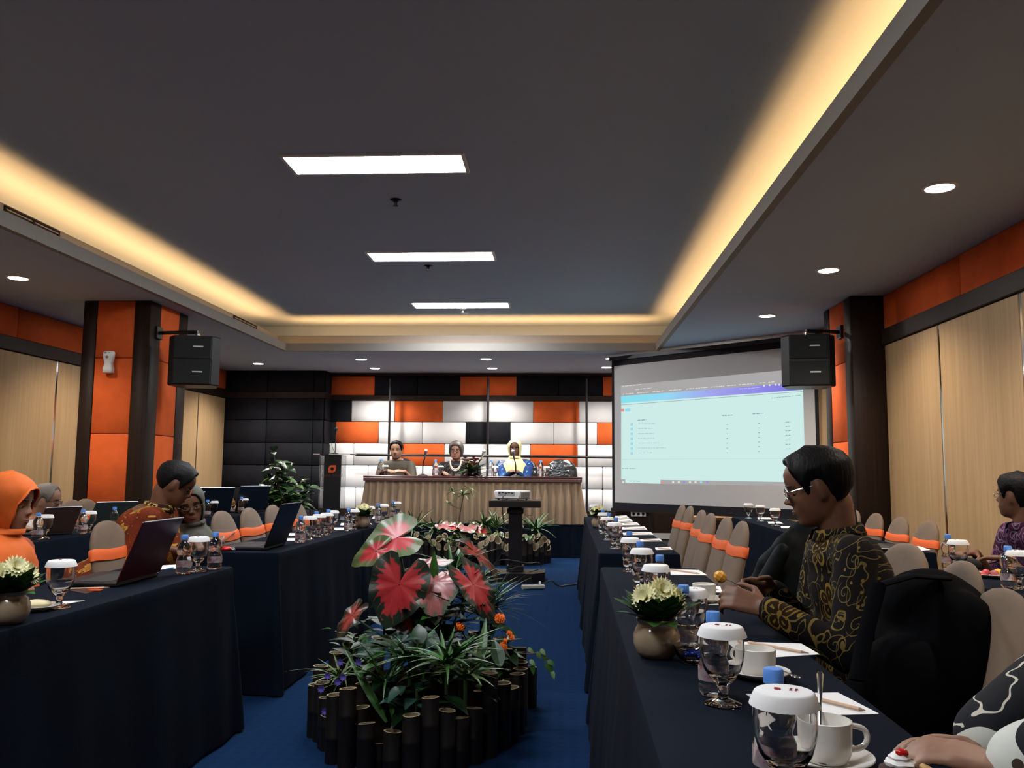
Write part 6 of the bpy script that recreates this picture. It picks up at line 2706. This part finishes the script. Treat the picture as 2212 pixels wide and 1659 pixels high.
def person(label, hip, neck, head, cloth, skin_m, hands=None, hair_style='short', hair_m=None, sleeve=1., scarf=None, specs=None, vox=.008, loc=None,
           shoulder_w=.19, belly=1., body_yaw=0., trousers=None, lid=.6, lip_m=None, fat=1., female=False, hand_dir=None, elbow_hint=None, curl=.7, collar=True, chin=None,
           legs=True, mouth=0., cape=.22, drop=.3, brim=0., collar_m=None, brow=None, cvox=.012, open_=.78, arm_len=(.285, .25), sleeve_k=1.):
    """hip, neck: world points (pelvis centre, base of the neck); head=(heading, pitch, roll); body_yaw = heading of the chest"""
    hip, neck = V(hip), V(neck)
    SKM[0] = skin_m
    t = thing('person', label, 'person', (hip.x, hip.y, 0))
    O = t.location.copy()
    fw = V((math.cos(rad(body_yaw)), math.sin(rad(body_yaw)), 0))
    lf = V((-fw.y, fw.x, 0))
    R = frames(*head)
    # chin origin so that the skull sits over the neck
    C = chin if chin is not None else neck+R @ V((0, .015, 0))+V((0, 0, .035))+fw*.012
    C = V(C)
    spine = (neck-hip)
    b = MB()
    head_into(b, C, R, female, fat)
    skull_base = C+R @ V((0, -.035, .22*HH))
    b.cap(neck-V((0, 0, .03)), skull_base, .056*(.88 if female else 1), .052*(.88 if female else 1), 16)
    S = {}
    sh0 = neck-V((0, 0, .055))-spine.normalized()*.0
    for s_ in (-1, 1):
        S[s_] = sh0+lf*s_*shoulder_w*-1     # s=+1: right side
    # torso core
    RB = Matrix.Rotation(rad(body_yaw-90), 3, 'Z')
    for q, r in ((.12, (.15*belly, .115*belly, .12)), (.45, (.145, .105*(.6+.4*belly), .15)), (.78, (.155, .10, .13))):
        b.ell(hip+spine*q, r, RB)
    b.cap(S[-1], S[1], .045, .045, 12)
    # arms
    arms = {}
    hands = hands or {}
    for s_ in (-1, 1):
        wr = hands.get(s_)
        wr = V(wr) if wr is not None else S[s_]+V((0, 0, -.42))+fw*.25
        hint = V(elbow_hint.get(s_)) if elbow_hint and s_ in elbow_hint else V((0, 0, -1))-lf*s_*.45-fw*.3
        el = ik(S[s_], wr, arm_len[0], arm_len[1], hint)
        arms[s_] = (S[s_], el, wr)
        b.cap(S[s_], el, .046, .038, 12)
        b.cap(el, wr, .037, .025, 12)
        hd, hn, sd = (hand_dir or {}).get(s_, (None, None, None))
        if hd is None:
            hd = (wr-el).normalized()
            hd = V((hd.x, hd.y, 0)).normalized()+fw*.4+V((0, 0, -.06))
            hd.normalize()
        if hn is None:
            hn = V((0, 0, 1))
        # right hand (s=1) palm down, fingers ahead: thumb points to the body's left
        dd = V(hd).normalized()
        nn = V(hn)
        tdir = dd.cross(nn-dd*nn.dot(dd))
        want = lf*s_
        sd = sd or (1 if tdir.dot(want) > 0 else -1)
        hand_into(b, wr, hd, hn, sd, curl, .95 if not female else .88)
    body = remesh(b, 'body', skin_m, t, vox, 3, O, .45)
    # clothes
    b = MB()
    k = 1.
    for q, r in ((.02, (.185*belly, .155*belly, .12)), (.22, (.175*belly, .145*belly, .13)), (.45, (.172, .132*(.6+.4*belly), .15)), (.70, (.182, .125, .15)), (.86, (.165, .112, .085))):
        b.ell(hip+spine*q, r, RB, 20, 12)
    b.cap(S[-1], S[1], .062, .062, 14)
    b.cap(neck-V((0, 0, .05)), neck+V((0, 0, -.006)), .085, .062, 16)
    for s_ in (-1, 1):
        a, el, wr = arms[s_]
        if sleeve <= .55:
            b.cap(a, a.lerp(el, .85), .066, .058, 14)
        else:
            b.cap(a, el, .064*sleeve_k, .053*sleeve_k, 14)
            b.cap(el, el.lerp(wr, min(.93, (sleeve-.5)*2*.95)), .053*sleeve_k, .040*sleeve_k**1.3, 14)
    remesh(b, 'shirt', cloth, t, cvox, 5, O)
    if collar:
        b = MB()
        cm = collar_m or cloth
        rs = []
        for dz, rr, th in ((-.030, .074, 0), (.004, .066, 0), (.022, .066, 0), (.020, .073, 0), (-.012, .084, 0)):
            ring = []
            for j in range(40):
                a = rad(14)+(2*PI-rad(28))*j/39
                ring.append(neck+RB @ V((rr*math.sin(a), rr*math.cos(a)*1.02, 0))+V((0, 0, dz-.012*math.cos(a)))-O+fw*.004)
            rs.append(ring)
        b.rings(rs, False, False, False)
        o = b.build('collar', cm, t, True, 80)
        md = o.modifiers.new('s', 'SOLIDIFY')
        md.thickness = .0025
    if legs:
        b = MB()
        for s_ in (-1, 1):
            h = hip-lf*s_*.095-V((0, 0, .02))
            kn = hip-lf*s_*.12+fw*.44+V((0, 0, -.03))
            kn.z = max(kn.z, hip.z-.04)
            an = V((kn.x, kn.y, hip.z-.45))-fw*.04
            b.cap(h, kn, .088, .064, 14)
            b.cap(kn, an, .060, .047, 14)
        remesh(b, 'trousers', trousers or mat('dark_trousers', (.010, .010, .013), .8), t, .016, 4, O)
        for s_ in (-1, 1):
            an = hip-lf*s_*.12+fw*.40
            b = MB()
            b.ell(V((an.x, an.y, hip.z-.475))+fw*.06-O, (.045, .13, .042), RB)
            b.build('shoe', M_BLACK, t)
    face_bits(t, C, R, O, brow or M_HAIRB, lid, lip_m, mouth_open=mouth)
    if scarf:
        hijab(t, C, R, neck+V((0, 0, .03)), scarf, O, cape, fw, drop=drop, brim=brim, open_=open_)
    elif hair_style:
        hair(t, C, R, hair_m or M_HAIRB, hair_style, O)
    if specs:
        glasses(t, C, R, specs, O)
    return t, C, R, arms


SK_D = skin('skin_brown', (.155, .070, .040))
SK_M = skin('skin_tan', (.27, .135, .085))
SK_L = skin('skin_light_tan', (.30, .165, .11))
M_SILV = mat('silver_frame', (.7, .7, .72), .2, 1.)
M_DFRM = mat('dark_frame', (.02, .015, .015), .3)

# the man in black and gold batik, right foreground
BT_GOLD = batik('black_gold_batik', (.0035, .0035, .005), (.15, .105, .03), (.19, .12, .022), (.018, .009, .004), 1.25, .024, .3, .42, (.009, .006, .004))
hc = at(1760, 1065, 2.72)
nk = at(1812, 1152, 2.70)
nk = V((nk.x, nk.y, nk.z))
wr_r = at(1655, 1262, 2.62)
wr_l = at(1640, 1300, 2.5)
t, C, R, arms = person('man with silver glasses in black and gold batik, eating fruit at the right table',
       (.97, 2.74, .50), nk, (168, -16, 0), BT_GOLD, SK_D,
       hands={1: at(1668, 1272, 2.72), -1: at(1650, 1312, 2.46)}, chin=None, specs=M_SILV, vox=.0062, body_yaw=176, lid=1.0, belly=1.12,
       hand_dir={1: ((-1, -.25, .10), (-.1, .8, .6), None), -1: ((-.95, .30, .25), (-.1, -.8, .55), None)}, curl=1.0, shoulder_w=.18, cvox=.011,
       elbow_hint={1: (.2, .3, -1), -1: (.3, -.5, -1)})
print('P8 chin', C, 'crown', C+R @ V((0, 0, HH)))
# what he holds: a little fork with a piece of melon
f0 = at(1585, 1258, 2.58)
f1 = at(1556, 1246, 2.58)
t = thing('dessert_fork', 'small steel fork in the hand of the batik man', 'fork', f0)
b = MB()
d = (f0-f1)
b.tube([V((0, 0, 0))-d*.6, V((0, 0, 0)), d*2.2+V((0, 0, -.01))], [.002, .0032, .003], 8, flat=.5)
b.build('handle', M_CHROME, t)
b = MB()
b.ell((0, 0, 0), (.020, .016, .018), Matrix.Rotation(.6, 3, 'Y'), 8, 5)
tag(b.build('melon_piece', mat('yellow_melon', (.80, .38, .05), .35), None, True, 20, loc=f1), 'piece of yellow fruit on the fork of the batik man', 'fruit')

# orange headscarf woman, left edge
person('woman in an orange headscarf at the left edge of the picture', V((-2.30, 3.32, .44)), at(-12, 1168, 3.36), (8, -6, 0), mat('rust_blouse', (.32, .05, .012), .8), SK_M,
       hands={1: (-2.0, 2.9, .78), -1: (-2.02, 3.1, .78)}, scarf=mat('orange_scarf', (.70, .13, .012), .75, noise_amt=.2, noise_scale=8), vox=.008, body_yaw=0, lid=.5, female=True,
       lip_m=mat('lip_rose', (.20, .06, .05), .4), cape=.19, drop=.32, brim=.012, collar=False, open_=.74, shoulder_w=.16)

# white shirt man with grey hair
person('grey-haired man with glasses in a white shirt at the left outer table', (-3.82, 6.0, .46), at(82, 1126, 6.0), (12, -10, 0), mat('white_shirt', (.52, .50, .47), .8), SK_M,
       hands={1: (-3.60, 5.6, .79), -1: (-3.60, 6.1, .79)}, hair_style='receding', hair_m=M_HAIRG, specs=M_DFRM, vox=.009, body_yaw=0, sleeve=.5, lid=.6, belly=1.2)

# man in orange batik
BT_OR = batik('orange_gold_batik', (.24, .036, .010), (.10, .018, .006), (.48, .26, .05), (.30, .12, .02), 1.5, .03, .35, .8, (.07, .014, .006))
M_COLL = batik('gold_batik_band', (.50, .38, .12), (.03, .012, .008), (.6, .45, .15), (.3, .2, .06), 1.6, .09, .2, .3)
person('man with glasses in orange and gold batik, bending over the left table', (-2.48, 4.42, .50), at(342, 1095, 4.58), (20, -30, 0), BT_OR, SK_D,
       hands={1: (-2.02, 4.25, .80), -1: (-2.0, 4.52, .80)}, hair_style='short', hair_m=mat('greying_black_hair', (.005, .005, .006), .55, spec=.2, bump=.6, bump_scale=120), specs=M_DFRM, vox=.0085, body_yaw=12, lid=.9,
       collar_m=M_COLL, belly=1.3, shoulder_w=.20)

# woman in grey headscarf
person('woman in a grey-brown headscarf and glasses beside the man in orange batik', (-2.24, 5.12, .50), at(410, 1142, 5.0), (-58, -10, 12), mat('sage_blouse', (.17, .17, .135), .8), SK_M,
       hands={1: (-2.10, 4.92, .79), -1: (-2.10, 5.2, .79)}, scarf=mat('grey_brown_scarf', (.060, .048, .038), .7, noise_amt=.4, noise_scale=7, col2=(.09, .10, .075)), specs=M_DFRM, vox=.008, body_yaw=-12, lid=.4, female=True,
       lip_m=mat('lip_rose', (.20, .06, .05), .4), collar=False, cape=.2, drop=.2, shoulder_w=.165)

# far left: somebody in brown and orange scarf bent over a laptop
person('person in a brown and orange patterned scarf bent behind the far laptops', (-3.93, 9.2, .50), at(466, 1112, 9.2), (-10, -45, 10), mat('grey_sleeve', (.12, .13, .17), .8), SK_M,
       hands={1: (-3.6, 9.1, .79), -1: (-3.6, 9.4, .79)}, scarf=batik('patterned_scarf', (.10, .03, .015), (.35, .2, .04), (.4, .1, .03), (.2, .05, .02), 1., .05), vox=.014, body_yaw=0, female=True, collar=False, cape=.2, drop=.2)

# purple shirt man, right
BT_PU = batik('purple_batik', (.055, .012, .030), (.20, .14, .20), (.13, .05, .10), (.03, .01, .05), 1.1, .05, .3, .5, (.03, .01, .04))
person('man in a purple patterned shirt looking away at the right edge of the picture', (2.66, 4.62, .50), at(2212, 1135, 4.6), (128, 2, 0), BT_PU, SK_D,
       hands={1: (2.20, 4.72, .79), -1: (2.22, 4.45, .79)}, hair_style='short', hair_m=mat('wavy_black_hair', (.003, .0028, .0028), .6, spec=.15, bump=1., bump_scale=60), specs=M_SILV, vox=.0085, body_yaw=172, sleeve=.5, lid=.3, belly=1.05)

# lower right: hands and white and black batik sleeve
T = NT('white_black_batik', .8, .2)
tc = T.n('ShaderNodeTexCoord')
p = T.VM('ADD', tc.outputs['Object'], (3.3, 1.1, .35))
big = T.noise(p, 5.5, 1)
m1 = T.M('GREATER_THAN', big, .50)
edge_ = T.M('LESS_THAN', T.M('ABSOLUTE', T.M('SUBTRACT', big, .50)), .012)
vv = T.voro(p, 36)
ssp = T.n('ShaderNodeSeparateColor')
T.put(ssp.inputs[0], vv.outputs['Color'])
dot = T.M('MULTIPLY', T.M('LESS_THAN', vv.outputs['Distance'], .3), T.M('GREATER_THAN', ssp.outputs[0], .5))
nz3 = T.noise(p, 16, 1)
curl_ = T.M('MULTIPLY', T.M('LESS_THAN', T.M('ABSOLUTE', T.M('SUBTRACT', nz3, .5)), .02), T.M('SUBTRACT', 1., m1))
c = T.mix(m1, (.008, .009, .013, 1), (.58, .60, .55, 1))
c = T.mix(T.M('MULTIPLY', dot, m1), c, (.05, .03, .02, 1))
c = T.mix(curl_, c, (.55, .52, .44, 1))
c = T.mix(edge_, c, (.01, .01, .015, 1))
T.put(T.b.inputs['Base Color'], c)
BT_WB = T.m
person('person in black and white batik with folded hands at the bottom right corner', (1.20, 1.42, .50), (1.13, 1.42, 1.05), (178, -5, 0), BT_WB, SK_L,
       hands={1: at(2122, 1612, 1.45), -1: at(2190, 1668, 1.27)}, hair_style='bob', vox=.0065, body_yaw=178, sleeve=.97, female=True, sleeve_k=1.4,
       hand_dir={1: ((-.93, .12, .03), (.12, .3, .95), None), -1: ((-.88, .45, .16), (.15, -.3, .95), None)}, curl=.45, collar=True, shoulder_w=.17, elbow_hint={1: (.3, 1, .1), -1: (.5, -.5, -.6)})
t = thing('bracelet', 'thin jewelled bracelet on a wrist at the bottom right corner', 'bracelet', (0, 0, 0))
w_ = at(2180, 1640, 1.28)
b = MB()
dd = V((-.9, .42, .2)).normalized()
s1_ = dd.cross(V((0, 0, 1))).normalized()
s2_ = dd.cross(s1_)
for k in range(18):
    a = 2*PI*k/18
    b.ell(w_+dd*-.01+(s1_*math.cos(a)+s2_*math.sin(a))*.029, .0042, None, 6, 4)
b.build('beads', M_CHROME, t)

# people at the head table
zs_ = ST+.50
Yp = 13.0
M_OLIVE = mat('olive_shirt', (.040, .034, .022), .8)
HEADP = []
nk = at(857, 1001, Yp)
t, *_a = person('man in an olive shirt seated at the left of the head table', (nk.x, Yp+.02, ST+.5), nk, (-90, -6, 0), M_OLIVE, SK_L,
       hands={1: (at(832, 1022, 12.6).x, 12.58, HZ+.05), -1: (at(872, 1022, 12.6).x, 12.58, HZ+.05)}, vox=.010, body_yaw=-90, sleeve=.5, fat=1.1, belly=1.1, shoulder_w=.185, lid=.4, legs=False,
       hand_dir={1: ((.8, -.3, .1), (0, -.5, 1), None), -1: ((-.8, -.3, .1), (0, -.5, 1), None)})
nk = at(986, 1003, Yp)
HEADP.append(t)
BT_BK = batik('black_floral', (.012, .012, .015), (.14, .11, .10), (.16, .07, .06), (.05, .03, .03), .9, .03, .3, .4)
t, C, R, _a = person('woman with short grey hair, glasses and a pearl necklace at the head table', (nk.x, Yp+.02, ST+.5), nk, (-93, -2, 0), BT_BK, SK_L,
       hands={1: (at(963, 1025, 12.6).x, 12.6, HZ+.04), -1: (at(1010, 1025, 12.6).x, 12.6, HZ+.04)}, hair_style='bob', hair_m=M_HAIRD, specs=M_DFRM, vox=.010, body_yaw=-90, female=True, lip_m=mat('lip_red', (.22, .025, .025), .4),
       collar=False, shoulder_w=.19, legs=False, fat=1.08, belly=1.1, lid=.3)
b = MB()
for k in range(30):
    a = PI*k/29
    for rr, dz in ((.075, .13), (.07, .11)):
        b.ell(nk-t.location+V((rr*math.cos(a), -.085-.03*math.sin(a), .02-dz*math.sin(a))), .008, None, 6, 4)
HEADP.append(t)
b.build('pearl_necklace', mat('pearl', (.75, .68, .58), .3), t)
nk = at(1112, 1000, Yp)
BT_BL = batik('blue_floral', (.010, .035, .13), (.03, .10, .25), (.25, .25, .28), (.07, .08, .15), .9, .04, .4, .5)
t, *_a = person('woman in a pale yellow headscarf and blue dress speaking at the head table', (nk.x, Yp+.02, ST+.5), nk, (-90, 0, 0), BT_BL, skin('skin_deep', (.10, .045, .03)),
       hands={1: (at(1106, 1025, 12.6).x, 12.6, HZ+.05), -1: (at(1116, 1025, 12.6).x, 12.6, HZ+.05)}, scarf=mat('yellow_scarf', (.75, .66, .32), .7, noise_amt=.15, noise_scale=9), vox=.010, body_yaw=-90, female=True,
       collar=False, cape=.18, drop=.40, legs=False, lid=.2, hand_dir={1: ((.5, -.6, .2), (0, -.4, 1), None), -1: ((-.5, -.6, .2), (0, -.4, 1), None)}, open_=.80, shoulder_w=.18)
HEADP.append(t)

for o in HEADP:
    o.scale = (1.17, 1.17, 1.17)
    o.location.z = -.17*HZ
# ------------------------------------------------------------------ bags and jackets
M_BAG = mat('black_nylon', (.0012, .0014, .002), .9, spec=.06, noise_amt=.3, noise_scale=4, bump=.4, bump_scale=25)
t = thing('backpack', 'large black backpack propped on the chair at the lower right', 'bag', (.95, 2.28, 0))
O = t.location.copy()
b = MB()
c0 = at(2020, 1395, 2.22)
for q, r in (((0, 0, -.12), (.16, .15, .16)), ((.01, 0, .0), (.155, .14, .18)), ((-.01, 0, .09), (.13, .11, .10))):
    b.ell(c0+V(q), r, Matrix.Rotation(.3, 3, 'Z'), 20, 12)
b.ell(at(2085, 1450, 2.12), (.10, .12, .19), None, 18, 12)
b.ell(at(1960, 1520, 2.1), (.14, .12, .16), None, 18, 12)
remesh(b, 'bag_body', M_BAG, t, .014, 6, O)
b = MB()
b.ell(c0+V((-.09, -.10, -.08)), (.09, .06, .11), None, 16, 10)
remesh(b, 'front_pocket', M_BAG, t, .012, 4, O)
for k, (a0, a1, a2) in enumerate((((1905, 1262, 2.1), (1960, 1232, 2.1), (2045, 1250, 2.14)), ((1898, 1262, 2.1), (1870, 1370, 2.05), (1850, 1470, 2.0)))):
    P = [at(*a0)-O, at(*a1)-O, at(*a2)-O]
    P = [P[0], P[0]*.25+P[1]*.5+P[2]*.25 if k == 0 else P[1], P[2]]
    b = MB()
    b.tube([P[0], (P[0]+P[1])/2, P[1], (P[1]+P[2])/2, P[2]], .020, 8, flat=.3)
    b.build('strap', M_BAG, t)
# jacket on the chair beyond the batik man
t = thing('jacket', 'black jacket hanging over the chair beyond the batik man', 'jacket', (1.02, 3.3, 0))
O = t.location.copy()
b = MB()
P = [at(1735, 1152, 3.3), at(1700, 1185, 3.25), at(1665, 1225, 3.2), at(1645, 1270, 3.2)]
for a, c_ in zip(P, P[1:]):
    b.cap(a, c_, .045, .055, 12)
b.cap(at(1735, 1165, 3.3), at(1720, 1290, 3.2), .07, .10, 12)
b.cap(at(1745, 1160, 3.3), at(1800, 1280, 3.25), .07, .10, 12)
remesh(b, 'jacket_body', mat('black_jacket', (.0015, .0025, .003), .6, spec=.08, bump=.6, bump_scale=14), t, .014, 5, O)
b = MB()
b.cap(at(1690, 1190, 3.16), at(1650, 1265, 3.12), .03, .035, 10)
remesh(b, 'jacket_sleeve', mat('black_jacket', (.0015, .0025, .003), .6, spec=.08, bump=.6, bump_scale=14), t, .012, 4, O)
